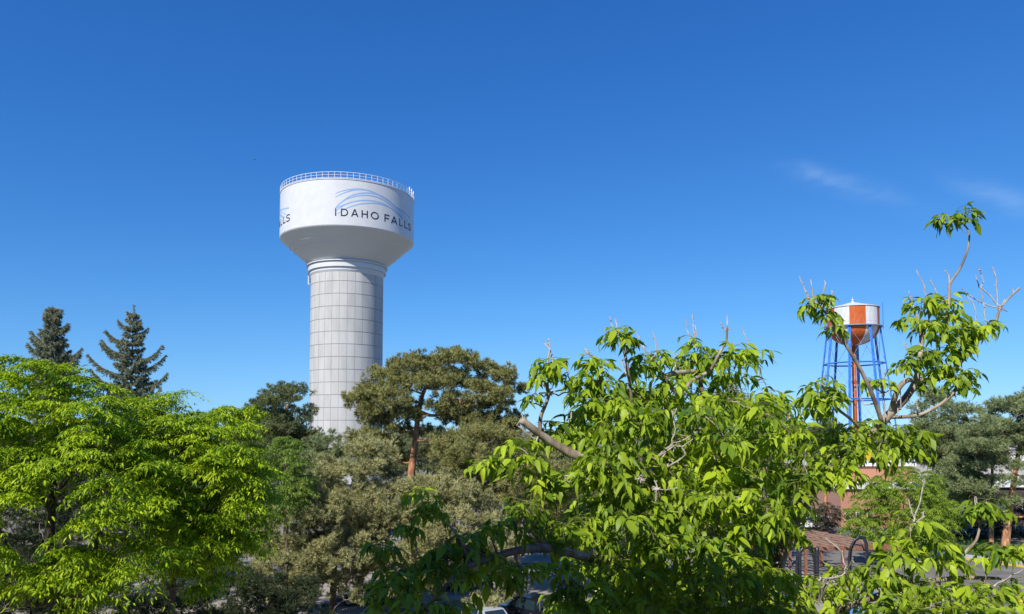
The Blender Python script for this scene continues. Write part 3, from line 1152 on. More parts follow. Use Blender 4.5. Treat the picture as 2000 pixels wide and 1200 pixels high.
# ------------------------------------------------------------------ pines
PG = 'pines round the car park'
pine('big open-crowned pine with an orange trunk, right of the tall grey column',
     [(676, 795), (700, 768), (715, 745), (735, 717), (770, 700), (800, 696), (830, 694), (862, 686), (905, 682), (945, 697), (972, 722), (1012, 712), (1024, 738), (1014, 768),
      (1032, 802), (1024, 850), (985, 868), (935, 862), (890, 846), (848, 826), (812, 830), (785, 856), (750, 876), (700, 880), (684, 850), (708, 815)],
     54, 3.7, 128, .78, [(798, 1050), (803, 930), (811, 870), (815, 825), (826, 770), (850, 725)], 11, 'needle_olive', per=150, flat=.42, tl=.27, r0=.32, group=PG,
     limbs=[([(850, 812, 53), (900, 790, 52.5), (945, 768, 52)], .14), ([(850, 862, 53.5), (885, 850, 53), (930, 846, 52)], .12), ([(840, 870, 54), (880, 868, 54.5), (905, 866, 55)], .08),
            ([(770, 840, 54), (745, 810, 53.5), (725, 790, 53)], .10), ([(800, 760, 54), (775, 745, 53)], .08), ([(790, 905, 54), (760, 895, 53), (730, 880, 52)], .09)], dead=160, minpx=17,
     extra=[(840, 846, 56.5), (870, 862, 56), (905, 852, 56), (935, 862, 55.5), (962, 852, 55.5), (765, 872, 54.5), (732, 878, 54), (790, 848, 56), (850, 892, 56.5), (890, 897, 56), (930, 892, 55.5), (775, 902, 55), (985, 862, 55), (708, 890, 53.5)])
pine('low spreading pine right of the orange trunk, half behind the near green tree',
     [(850, 900), (862, 866), (905, 846), (975, 832), (1035, 850), (1080, 870), (1125, 885), (1140, 960), (1075, 1040), (960, 1020), (900, 940)],
     50, 3.6, 100, .80, [(1010, 1060), (1015, 960), (1010, 880)], 12, 'needle_olive', per=110, r0=.25, group=PG, dead=40)
pine('pale olive shaggy pine between the yellow-green trees and the orange pine trunk',
     [(520, 1010), (548, 960), (600, 925), (650, 895), (700, 868), (745, 872), (772, 905), (782, 935), (786, 960), (786, 1000), (770, 1080), (740, 1150), (690, 1160), (640, 1152), (620, 1180), (560, 1200), (505, 1190), (488, 1130), (500, 1060)],
     47, 4.2, 155, .76, [(650, 1190), (655, 1080), (680, 980), (700, 900)], 13, 'needle_pale', per=150, flat=.42, tl=.25, r0=.24, bark='bark_dark', group=PG, dead=90, minpx=16)
pine('pale olive pine below the orange trunk, behind the shaded near branch',
     [(738, 965), (785, 945), (850, 922), (890, 940), (930, 960), (985, 985), (1010, 1050), (1005, 1120), (960, 1150), (900, 1120), (860, 1150), (800, 1165), (745, 1172), (740, 1100), (752, 1020)],
     46, 3.6, 110, .74, [(850, 1180), (852, 1080), (845, 1000), (850, 950)], 14, 'needle_pale', per=150, flat=.42, tl=.25, r0=.22, bark='bark_dark', group=PG,
     limbs=[([(880, 985, 45.5), (915, 962, 45), (950, 940, 44.5)], .17)], dead=90, minpx=16, extra=[(935, 1180, 44.5), (950, 1178, 44.3), (962, 1176, 44.6), (700, 1172, 45), (670, 1165, 45)])
pine('dark green pine with a tiered top, left of the base of the grey column',
     [(478, 815), (492, 785), (512, 768), (545, 756), (570, 752), (596, 762), (598, 778), (582, 790), (622, 790), (632, 802), (600, 812), (616, 830), (600, 842), (622, 872), (610, 930), (540, 950), (480, 920), (462, 860)],
     76, 4.0, 110, .85, [(560, 940), (556, 860), (560, 800), (570, 765)], 15, 'needle_dark', per=130, flat=.36, tl=.30, r0=.24, group=PG, dead=30, minpx=11)
pine('small bluish young pine with upright candles, just left of the foot of the grey column',
     [(596, 870), (606, 852), (620, 848), (640, 843), (655, 858), (672, 878), (684, 905), (676, 950), (620, 960), (592, 925)],
     62, 2.2, 34, .6, [(640, 1000), (640, 930), (640, 858)], 16, 'needle_right', per=110, flat=.7, tl=.27, r0=.14, group=PG, dead=10)
pine('brownish pine behind the middle of the near green tree, showing between its top leaves',
     [(1352, 830), (1385, 770), (1410, 748), (1440, 745), (1462, 790), (1490, 850), (1560, 900), (1615, 940), (1610, 1010), (1500, 1020), (1380, 1000), (1345, 930)],
     68, 4.5, 80, .95, [(1440, 1060), (1438, 950), (1428, 850), (1425, 770)], 17, 'needle_olive', per=100, r0=.25, group=PG, dead=30)
pine('grey-green pine with a feathery top, furthest left of the dense pines at the right edge',
     [(1772, 850), (1790, 800), (1798, 765), (1815, 750), (1835, 758), (1850, 778), (1885, 790), (1905, 800), (1915, 850), (1900, 910), (1850, 930), (1800, 915)],
     84, 4.0, 90, .9, [(1840, 1040), (1838, 930), (1830, 840), (1822, 765)], 18, 'needle_right', per=110, flat=.42, tl=.30, r0=.24, group=PG, dead=30)
pine('broad grey-green pine with a leaning orange trunk at the right edge of the lawn',
     [(1880, 850), (1900, 815), (1940, 790), (1985, 772), (2040, 764), (2110, 790), (2150, 860), (2130, 930), (2060, 930), (2010, 900), (1985, 862), (1950, 880), (1935, 920), (1895, 925)],
     76, 5.0, 120, .95, [(1964, 1062), (1970, 1010), (1979, 950), (1990, 880), (2000, 820)], 19, 'needle_right', per=160, flat=.45, tl=.32, r0=.42, group=PG,
     limbs=[([(1990, 930, 75.5), (1965, 915, 74.5)], .06), ([(1992, 900, 75.5), (1960, 880, 75)], .06), ([(1996, 945, 76), (2020, 925, 75)], .12), ([(1995, 1010, 76), (2030, 1002, 76), (2060, 990, 76)], .13)], dead=320, minpx=15,
     extra=[(1880, 945, 75), (1900, 960, 74.5), (1935, 955, 74), (1960, 940, 74), (1915, 945, 75), (1870, 930, 75), (1888, 1000, 75), (1955, 985, 74.5), (2000, 985, 74), (1988, 915, 74), (2008, 888, 74.5), (1965, 870, 75), (1950, 905, 75), (2015, 950, 74)])
pine('second orange-trunked pine on the lawn, just left of the leaning one at the right edge',
     [(1850, 900), (1870, 860), (1900, 840), (1940, 830), (1960, 860), (1950, 900), (1920, 930), (1930, 960), (1890, 990), (1850, 980), (1830, 940)],
     78, 3.2, 80, .85, [(1936, 1056), (1937, 990), (1938, 920), (1938, 850)], 20, 'needle_right', per=120, flat=.40, tl=.30, r0=.26, group=PG, dead=60)
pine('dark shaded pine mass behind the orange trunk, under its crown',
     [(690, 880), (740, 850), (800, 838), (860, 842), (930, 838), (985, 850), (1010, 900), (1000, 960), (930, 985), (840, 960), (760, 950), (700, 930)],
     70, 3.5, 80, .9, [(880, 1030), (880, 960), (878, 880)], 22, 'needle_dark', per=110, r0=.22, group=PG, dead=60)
pine('dark pine behind the large locust tree, showing in its hollows',  # added pine; its dark needles stand in for shade in the hollows
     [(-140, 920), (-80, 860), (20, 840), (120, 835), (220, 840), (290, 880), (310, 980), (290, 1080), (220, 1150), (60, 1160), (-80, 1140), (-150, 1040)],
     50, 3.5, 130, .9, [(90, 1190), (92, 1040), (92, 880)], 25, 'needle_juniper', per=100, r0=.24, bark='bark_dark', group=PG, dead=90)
pine('olive pine behind the left part of the near green tree, low over the lot',
     [(1000, 960), (1040, 925), (1110, 915), (1180, 900), (1260, 915), (1290, 980), (1280, 1060), (1210, 1110), (1100, 1105), (1030, 1070)],
     56, 3.2, 90, .82, [(1140, 1160), (1142, 1060), (1140, 960)], 26, 'needle_olive', per=120, r0=.22, group=PG, dead=60)
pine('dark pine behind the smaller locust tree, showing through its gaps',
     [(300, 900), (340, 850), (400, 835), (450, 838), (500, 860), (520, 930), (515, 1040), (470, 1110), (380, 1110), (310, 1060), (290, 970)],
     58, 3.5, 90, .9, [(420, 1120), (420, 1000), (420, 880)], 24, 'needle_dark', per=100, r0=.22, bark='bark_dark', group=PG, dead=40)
pine('small round dark green conifer at the foot of the striped water tower legs',
     [(1572, 860), (1588, 830), (1605, 814), (1625, 818), (1645, 838), (1650, 880), (1620, 905), (1580, 900)],
     95, 2.6, 30, .95, [(1612, 960), (1612, 890), (1612, 830)], 21, 'needle_dark', per=100, flat=.6, tl=.33, r0=.18, group=PG, dead=8)


# ------------------------------------------------------------------ spruces
def spruce(label, apex, foot_px, depth, seed, tips, levels, spread, mat='needle_spruce', lean=0.0, dense=1.0):
    rg = np.random.default_rng(seed)
    top, low = P(apex[0], apex[1], depth), P(foot_px, 900, depth)
    foot = low.copy()
    foot[2] = 0
    root = empty('spruce_tree', foot, label, 'tree', 'blue spruces behind the yellow-green trees')
    sk = Skeleton()
    H = top[2]
    trunk = [foot, low * .5 + foot * .5, low, low * .45 + top * .55, top]
    sk.stem(trunk, .26, .02, sub=8)
    axis = lambda z: np.array([np.interp(z, [low[2], top[2]], [low[0], top[0]]), depth, z])
    br = []
    for z in levels:
        h = (H - z)
        k = rg.integers(5, 8)
        a0 = rg.uniform(0, 2 * pi)
        for i in range(k):
            a = a0 + i * 2 * pi / k + rg.normal(0, .2)
            L = spread(h) * rg.uniform(.5, 1.15)
            p0 = axis(z + rg.uniform(-.15, .15))
            br.append((p0, np.array([cos(a), sin(a), 0]), L))
    tips_w = [P(x, y, depth + dd) for x, y, dd in tips]
    pos, d, rs = [], [], []

    def grow(p0, p3, L, upturn):
        v = p3 - p0
        v[2] = 0
        p1 = p0 + v * .4 + np.array([0, 0, -.10 * L])
        t = np.linspace(0, 1, 7)[:, None]
        pts = (1 - t) ** 2 * p0 + 2 * t * (1 - t) * (p1 + v * .15) + t * t * p3
        j = sk.nearest(p0)
        sk.stem([sk.p[j]] + list(pts[1:]), .02 + .016 * L, .008, parent=j, sub=1)
        fw = unit(v)
        side = unit(np.cross(v, [0, 0, 1]))
        m = max(5, int((5 + 13 * L) * dense))
        tt = np.clip(np.linspace(.12, 1.0, m) + rg.normal(0, .02, m), .05, 1.0)
        base = np.stack([np.interp(tt, t[:, 0], pts[:, k]) for k in range(3)], 1)
        for j, (q, w) in enumerate(zip(base, tt)):
            for sg in (-1, 1, 0):
                if sg == 0 and rg.random() < .25:
                    continue
                tl = (.16 + .34 * min(L, 2.2) * .5 * (1 - w) ** .7) * rg.uniform(.55, 1.3)
                dv = unit(fw * rg.uniform(.5, 1.0) + side * sg * rg.uniform(.5, 1.0) + np.array([0, 0, rg.uniform(-.75, .2) if sg else rg.uniform(.15, .7)]))
                if sg == 0:
                    tl *= .55
                k = max(4, int(tl * 30))
                f = np.linspace(.1, 1, k)[:, None]
                pos.append(q + dv * tl * f + np.array([0, 0, -.25 * tl]) * f * f + rg.normal(0, .012, (k, 3)))
                d.append(unit(dv + rg.normal(0, .45, (k, 3))))
    for p0, dr, L in br:
        p3 = p0 + dr * L + np.array([0, 0, L * rg.uniform(.12, .42)])
        grow(p0, p3, L, .3)
    for tp in tips_w:
        L0 = hypot(tp[0] - axis(tp[2])[0], tp[1] - depth)
        p0 = axis(tp[2] - .45 * L0)
        grow(p0, tp, np.linalg.norm(tp - p0), .4)
    # leader
    n = 90
    zz = rg.uniform(H - 2.6, H + .02, n)
    a = rg.uniform(0, 2 * pi, n)
    rr = .03 + .09 * (H - zz)
    A = np.array([axis(z) for z in zz])
    pos.append(A + np.stack([np.cos(a) * rr, np.sin(a) * rr, 0 * a], 1))
    d.append(unit(np.stack([np.cos(a), np.sin(a), np.full(n, .8)], 1)))
    pos, d = np.concatenate(pos), np.concatenate(d)
    sk.mesh('trunk', M['bark_dark'], root, ('stem',), 6)
    needles('crown', pos, d, .17, M[mat], root, rg, 0, 1, clump=.1 * np.sin(pos[:, 2] * 3), wid=1.3)
    # clusters of cones hang near the top, each a small bunch
    up = np.where(pos[:, 2] > H - 3.4)[0]
    for i in rg.choice(up, min(36, len(up)), replace=False):
        mb = MB()
        for k in range(4):
            q = pos[i] + rg.normal(0, .028, 3)
            mb.tube([q, q + (0, 0, -.06), q + (0, 0, -.14)], [.022, .036, .012], n=5)
        mb.build('cone_bunch', M['cones'], root)


spruce('dense dark blue-green spruce with a blunt top, left one above the yellow-green trees', (104, 600), 104, 62, 31,
       [(60, 660, -.5), (55, 672, 0), (158, 682, .2), (133, 632, -.4), (62, 648, .4), (155, 690, -.6), (88, 612, 0), (120, 606, -.2)],
       np.concatenate([np.arange(2.5, 14.0, .8), np.arange(14.0, 22.2, .36)]), lambda h: min(3.6, .34 + .30 * h ** .85), dense=1.15)
spruce('tall open blue-green spruce with long upswept branches, right of the blunt-topped one', (262, 597), 249, 62, 32,
       [(207, 646, -.3), (198, 672, -.4), (171, 692, 0), (178, 722, .3), (288, 642, .2), (316, 677, -.3), (322, 696, .2), (326, 730, -.2), (232, 627, .1), (200, 665, .5),
        (312, 760, -.6), (190, 735, -.6), (274, 630, -.3), (280, 655, .6)],
       np.concatenate([np.arange(2.5, 13.4, .9), np.arange(13.4, 22.0, .58)]), lambda h: min(3.6, .20 + .245 * h ** .95), dense=1.0)

# ------------------------------------------------------------------ honey locusts and other broadleaf trees
STRIPS = [strip(.25), strip(.5), strip(.75, w=.12)]
LOBED = ((.14, .62), (.30, 1.0), (.42, .74), (.54, .92), (.68, .52), (.86, .24))
LEAFLETS = [leaflet(.12, .10, .17), leaflet(.28, .08, .165, twist=.5), leaflet(.45, .12, .15, bend=.08), leaflet(.2, .04, .20, twist=-.4), leaflet(.3, .07, .24, LOBED), leaflet(.18, .10, .23, LOBED, twist=.35, bend=-.06),
            leaflet(.62, .16, .16, bend=-.1), leaflet(.05, .03, .22)]


def sprays(tips, rg, n_leaf, L, rad, flat=.35, droop=.4, out_from=None):
    """layered drooping sprays: positions, axes and normals of many pinnate leaves"""
    pos, d, nn = [], [], []
    for q in tips:
        k = int(n_leaf * rg.uniform(.7, 1.3))
        r = rad * rg.uniform(.7, 1.35)
        tiltv = rg.normal(0, .22, 2)
        sub = max(3, k // 7)
        sx = rg.normal(0, .55, (sub, 2)) * r
        si = rg.integers(0, sub, k)
        a = rg.uniform(0, 2 * pi, k)
        off = np.zeros((k, 3))
        off[:, :2] = sx[si] + np.stack([np.cos(a), np.sin(a)], 1) * r * .16
        off[:, 2] = off[:, 0] * tiltv[0] + off[:, 1] * tiltv[1] - flat * (off[:, 0] ** 2 + off[:, 1] ** 2) / r + rg.normal(0, .05 * r, k)
        pos.append(q + off)
        dr = np.stack([np.cos(a), np.sin(a), rg.uniform(-.55, .35, k) - droop * .3], 1)
        if out_from is not None:
            o = q - out_from
            o[2] *= .2
            dr = dr + unit(o) * .55
        d.append(unit(dr))
        nn.append(unit(np.stack([rg.normal(0, .35, k), rg.normal(0, .35, k), np.ones(k)], 1)))
    return np.concatenate(pos), np.concatenate(d), np.concatenate(nn)


def broadleaf(name, label, outline, depth, thick, ntips, trunks, seed, mat, n_leaf, L, rad, group=None, bark='bark_dark', r0=.2, minpx=18, tmpls=STRIPS, flat=.35, inset=5, lift=.05, tint=(0., 1.), extra=(), holes=()):
    rg = np.random.default_rng(seed)
    tips = crown_points(outline, depth, thick, ntips, rg, minpx=minpx, inset=inset, holes=holes)
    if len(extra):
        tips = np.concatenate([tips, [P(*e) for e in extra]])
    tr0 = [P(x, y, dd) for x, y, dd in trunks[0]]
    foot = tr0[0].copy()
    foot[2] = 0
    root = empty(name, foot, label, 'tree', group)
    sk = Skeleton()
    sk.stem([foot] + tr0, r0, r0 * .3, sub=5)
    for t in trunks[1:]:
        pts = [P(*q) for q in t]
        j = sk.nearest(pts[0])
        sk.stem([sk.p[j]] + pts, r0 * .5, r0 * .18, parent=j, sub=4)
    sk.attach(tips, rg, rtip=.008, lift=lift, up_pen=.9, kmax=.4, jit=.07, steps=5)
    sk.wood('trunk', [M[bark], M[bark]], root, 5)
    ctr = np.array([foot[0], foot[1], tips[:, 2].mean()])
    pos, d, nn = sprays(tips, rg, n_leaf, L, rad, flat, out_from=ctr)
    size = L * rg.uniform(.6, 1.25, len(pos))
    cl = .16 * np.sin(pos[:, 0] * 1.7 + seed) * np.sin(pos[:, 2] * 2.1 + pos[:, 1])
    tt = np.clip(tint[0] + (tint[1] - tint[0]) * rg.beta(1.2, 1.2, len(pos)) + cl, 0, 1)
    leaves('crown', tmpls, pos, d, nn, size, tt, M[mat], root, rg)
    return root


LH = [[(62, 962), (120, 935), (190, 950), (196, 985), (150, 1010), (112, 1085), (50, 1100), (-10, 1060), (-40, 1000)], [(205, 1000), (260, 985), (300, 1010), (290, 1045), (230, 1060)],
      [(340, 1130), (470, 1100), (440, 1180), (350, 1190)]]
LG = 'honey locust trees at the left'
broadleaf('locust_tree', 'large bright yellow-green locust tree filling the lower left corner, below the spruces',
          [(-320, 760), (-200, 700), (-60, 720), (-8, 690), (8, 692), (22, 720), (40, 712), (52, 690), (85, 695), (125, 708), (165, 728), (225, 742), (240, 770), (262, 800), (300, 850), (330, 930), (345, 1010),
           (340, 1080), (300, 1130), (240, 1140), (205, 1195), (150, 1180), (70, 1160), (0, 1180), (-150, 1190), (-300, 1060), (-360, 900)],
          24, 3.6, 330, [[(110, 1400, 24.5), (108, 1200, 24.5), (100, 1050, 24.4), (104, 940, 24.2), (110, 830, 24)], [(60, 1180, 24.4), (20, 1080, 23.5), (-30, 980, 23)], [(170, 1150, 24.2), (190, 1050, 23.4), (210, 950, 23)], [(100, 1000, 24), (40, 900, 23.5), (10, 800, 23.4)], [(120, 950, 24), (190, 850, 24), (205, 790, 24)]],
          41, 'leaf_locust', 430, .155, .60, LG, r0=.20, minpx=34, holes=LH, inset=14,
          extra=[(8, 700, 24), (60, 702, 24.3), (120, 716, 24.4), (84, 706, 24), (0, 712, 23.6), (215, 752, 24.5), (170, 738, 24.3)])
broadleaf('locust_tree', 'smaller yellow-green locust tree right of the large one, beside the pale shaggy pine',
          [(232, 790), (262, 770), (300, 772), (345, 752), (352, 785), (398, 802), (440, 782), (482, 792), (508, 828), (524, 880), (538, 935), (524, 995), (512, 1045), (500, 1080), (470, 1070), (455, 1100), (440, 1140), (380, 1162), (345, 1125), (300, 1060), (262, 960), (236, 880)],
          27, 3.0, 210, [[(330, 1400, 27.5), (335, 1200, 27.4), (345, 1050, 27.2), (355, 930, 27), (360, 830, 27)], [(345, 1080, 27), (410, 980, 26.5), (450, 880, 26.5)], [(340, 1150, 27), (400, 1100, 26), (440, 1050, 25.8)], [(350, 1000, 27), (300, 900, 27), (290, 820, 27)]],
          42, 'leaf_locust', 430, .155, .58, LG, r0=.16, minpx=31, holes=LH, inset=10, tint=(.05, 1.0),
          extra=[(345, 766, 27), (440, 794, 27.2), (478, 800, 27), (420, 1135, 25.5), (385, 1150, 25.5), (300, 784, 27.3), (262, 780, 27.2)])
broadleaf('leafy_tree', 'mid green leafy tree between the smaller locust tree and the dark tiered pine',
          [(500, 900), (520, 862), (548, 842), (580, 852), (604, 880), (618, 930), (600, 985), (560, 1010), (520, 1000), (500, 950)],
          44, 2.2, 80, [[(560, 1100, 44), (560, 1000, 44), (556, 900, 44)]], 43, 'leaf_birch', 180, .17, .5, None, r0=.10, minpx=14)
broadleaf('willow_tree', 'small soft green weeping tree in front of the brick building, behind the near tree',
          [(1648, 1010), (1668, 970), (1690, 935), (1720, 918), (1762, 908), (1800, 916), (1832, 922), (1852, 955), (1868, 995), (1872, 1030), (1850, 1058), (1800, 1070), (1740, 1072), (1690, 1062), (1655, 1040)],
          66, 3.0, 250, [[(1765, 1120, 66), (1765, 1040, 66), (1764, 960, 66)], [(1760, 1030, 66), (1720, 980, 65.5)], [(1768, 1020, 66), (1810, 970, 65.5)]], 44, 'leaf_willow', 330, .17, .50, None, r0=.14, minpx=13, flat=.75, inset=0)
for k, (px, py, w_, h_, dd, lab) in enumerate((
        (-40, 1130, 130, 90, 36, 'low dark juniper bush at the bottom left corner under the large locust tree'),
        (190, 1140, 130, 80, 37, 'low dark juniper bush under the right side of the large locust tree'),
        (405, 1135, 120, 85, 38, 'low dark juniper bush under the smaller locust tree'),
        (550, 1140, 105, 80, 40, 'low dark juniper bush between the smaller locust tree and the pale shaggy pine'))):
    ol = [(px + w_ * cos(t), py + 60 + (h_ if sin(t) < 0 else 90) * sin(t)) for t in np.linspace(0, 2 * pi, 15)[:-1]]
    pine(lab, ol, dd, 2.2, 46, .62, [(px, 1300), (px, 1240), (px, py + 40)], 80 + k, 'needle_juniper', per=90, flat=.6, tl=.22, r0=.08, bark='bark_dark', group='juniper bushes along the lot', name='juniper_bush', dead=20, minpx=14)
for k, (px, w_, lab) in enumerate(((1800, 62, 'dark hedge behind the weeping tree, left of the orange trunks'), (1905, 60, 'dark hedge between the weeping tree and the leaning orange trunk'), (2010, 60, 'dark hedge right of the leaning orange trunk'))):
    ol = [(px + w_ * cos(t), 1022 + 46 * sin(t)) for t in np.linspace(0, 2 * pi, 15)[:-1]]
    broadleaf('hedge', lab, ol, 83, 1.6, 70, [[(px, 1052, 83), (px, 1040, 83), (px, 1020, 83)]], 90 + k, 'leaf_hedge', 110, .25, .6, 'hedges behind the lawn', r0=.08, minpx=8)  # hedges added as a dark stand-in for the shadowed background
broadleaf('dark_shrub', 'dark reddish bush beside the white car and the brick wall',
          [(1565, 1005), (1580, 985), (1610, 975), (1640, 985), (1650, 1010), (1640, 1030), (1590, 1036)],
          86, 1.6, 46, [[(1612, 1050, 86), (1612, 1020, 86), (1612, 1000, 86)]], 45, 'leaf_shrub', 120, .24, .6, None, r0=.08, minpx=8)


def woodland():
    """the far trees that close the view between the near ones: one mass"""
    rg = np.random.default_rng(77)
    tips = []
    mbw = MB()
    for k in range(150):
        px, dd = -300 + 2600 * (k + rg.uniform(0, 1)) / 150, rg.uniform(112, 165)
        if 470 < px < 880:
            dd = rg.uniform(145, 190)
        top = P(px, 838, dd)
        top[2] = rg.uniform(10.5, 14.2)
        r = rg.uniform(2.2, 3.6)
        mbw.tube([top * [1, 1, 0], top * [1, 1, .5], top * [1, 1, .85]], [.22, .16, .06], n=6)
        n = 26
        v = unit(rg.normal(0, 1, (n, 3))) * rg.uniform(.3, 1, (n, 1)) ** .5
        tips.append(top - [0, 0, top[2] * .45] + v * [r, r, top[2] * .42])
    tips = np.concatenate(tips)
    pos, d, nn = sprays(tips, rg, 34, .6, 1.3, .3)
    tt = np.clip(.5 + .35 * np.sin(pos[:, 0] * .35) * np.sin(pos[:, 1] * .4 + 1) + rg.normal(0, .15, len(pos)), 0, 1)
    o = leaves('far_woodland', STRIPS, pos, d, nn, .85 * rg.uniform(.6, 1.3, len(pos)), tt, M['leaf_far'], None, rg)
    tag(o, 'far belt of mixed green trees closing the view at the horizon', 'trees', None, 'stuff')
    w = mbw.build('trunk', M['bark_dark'], o)


woodland()


# ------------------------------------------------------------------ the near tree
def near_tree():
    rg = np.random.default_rng(5)
    foot = P(1470, 1100, 6.4)
    foot[2] = 0
    root = empty('box_elder_tree', foot, 'near leafy green tree with drooping leaves and bare twigs filling the lower right', 'tree')
    sk = Skeleton()
    base = sk.stem([foot, foot + (.05, -.1, 3.5), foot + (.0, -.3, 6.5), P(1470, 1420, 5.9), P(1480, 1290, 5.7)], .17, .085, sub=5)
    top = base[-1]
    dead_paths, live = [], []

    def stem(pts, r0, r1):
        W = [P(*q) for q in pts]
        j = sk.nearest(W[0])
        return sk.stem([sk.p[j]] + W, r0, r1, parent=j, sub=4)
    # main stems, (px, py, depth)
    stem([(1500, 1200, 5.5), (1515, 1120, 5.4), (1540, 1040, 5.3), (1575, 975, 5.2), (1615, 920, 5.2), (1690, 860, 5.3), (1735, 812, 5.3), (1770, 776, 5.3), (1789, 742, 5.3), (1797, 700, 5.3), (1799, 655, 5.35), (1790, 615, 5.4)], .058, .010)
    stem([(1740, 806, 5.3), (1752, 765, 5.2), (1768, 745, 5.2), (1785, 742, 5.3)], .022, .016)
    stem([(1800, 742, 5.3), (1830, 741, 5.35), (1858, 726, 5.4), (1882, 700, 5.45), (1898, 672, 5.5), (1925, 655, 5.5), (1945, 628, 5.55), (1953, 603, 5.55), (1975, 578, 5.6), (1992, 564, 5.6)], .021, .006)
    stem([(1835, 665, 5.35), (1848, 630, 5.3), (1854, 585, 5.3), (1855, 556, 5.3), (1872, 530, 5.3), (1886, 500, 5.3), (1893, 470, 5.3), (1890, 448, 5.3), (1876, 434, 5.3)], .0125, .005)
    stem([(1735, 815, 5.3), (1790, 812, 5.25), (1832, 793, 5.2), (1862, 768, 5.2), (1880, 745, 5.2)], .016, .008)
    stem([(1722, 826, 5.2), (1705, 775, 5.1), (1685, 730, 5.05), (1662, 690, 5.0), (1640, 655, 5.0), (1618, 618, 5.0), (1592, 590, 5.0)], .017, .007)
    stem([(1690, 850, 5.2), (1665, 822, 5.1), (1635, 798, 5.05), (1612, 770, 5.0), (1605, 748, 5.0)], .012, .007)
    stem([(1440, 1180, 5.5), (1405, 1080, 5.4), (1412, 990, 5.5), (1420, 900, 5.5), (1395, 830, 5.4), (1370, 760, 5.4), (1362, 700, 5.4)], .055, .012)
    stem([(1405, 1060, 5.4), (1340, 1000, 5.1), (1270, 930, 4.9), (1225, 850, 4.8), (1180, 770, 4.8), (1160, 700, 4.8)], .045, .01)
    stem([(1460, 1180, 5.6), (1480, 1060, 5.9), (1490, 950, 6.0), (1500, 860, 6.0), (1490, 780, 6.0)], .04, .01)
    stem([(1300, 735, 5.1), (1330, 772, 5.1), (1350, 745, 5.2), (1385, 725, 5.3), (1404, 692, 5.3), (1418, 668, 5.3), (1420, 640, 5.3)], .02, .006)
    stem([(1232, 800, 4.8), (1228, 735, 4.8), (1220, 690, 4.8), (1210, 655, 4.8)], .013, .008)
    stem([(1290, 740, 5.0), (1295, 735, 5.0), (1278, 718, 5.0)], .009, .007)
    # broken limb at the left with a knot and shoot
    stem([(1250, 950, 4.7), (1190, 915, 4.6), (1130, 892, 4.5), (1085, 868, 4.5), (1050, 845, 4.45), (1018, 820, 4.4)], .034, .021)
    stem([(1054, 848, 4.45), (1056, 815, 4.45), (1066, 790, 4.45), (1072, 768, 4.45), (1064, 748, 4.45)], .014, .009)
    # low left limb in the building's shade
    stem([(1400, 1150, 5.2), (1250, 1105, 4.6), (1150, 1088, 4.2), (1080, 1072, 4.0), (1020, 1074, 3.9), (960, 1090, 3.8), (910, 1108, 3.7)], .042, .013)
    stem([(1115, 1083, 4.1), (1060, 1060, 4.0), (1030, 1035, 4.0), (1020, 1010, 4.0)], .016, .009)
    stem([(905, 1110, 3.7), (880, 1135, 3.6), (850, 1170, 3.6), (830, 1200, 3.6)], .012, .008)
    stem([(900, 1058, 3.75), (880, 1030, 3.75), (862, 1015, 3.75), (840, 1000, 3.75)], .008, .005)
    stem([(960, 1090, 3.8), (920, 1075, 3.75), (900, 1062, 3.75)], .011, .008)
    # lower right stems
    stem([(1530, 1230, 5.5), (1640, 1190, 5.2), (1760, 1150, 5.0), (1860, 1130, 5.0), (1950, 1130, 5.0)], .035, .010)
    stem([(1780, 1140, 5.0), (1782, 1080, 4.9), (1778, 1030, 4.9)], .013, .007)
    stem([(1855, 1130, 5.0), (1885, 1080, 4.9), (1907, 1055, 4.9), (1915, 1020, 4.9)], .011, .007)
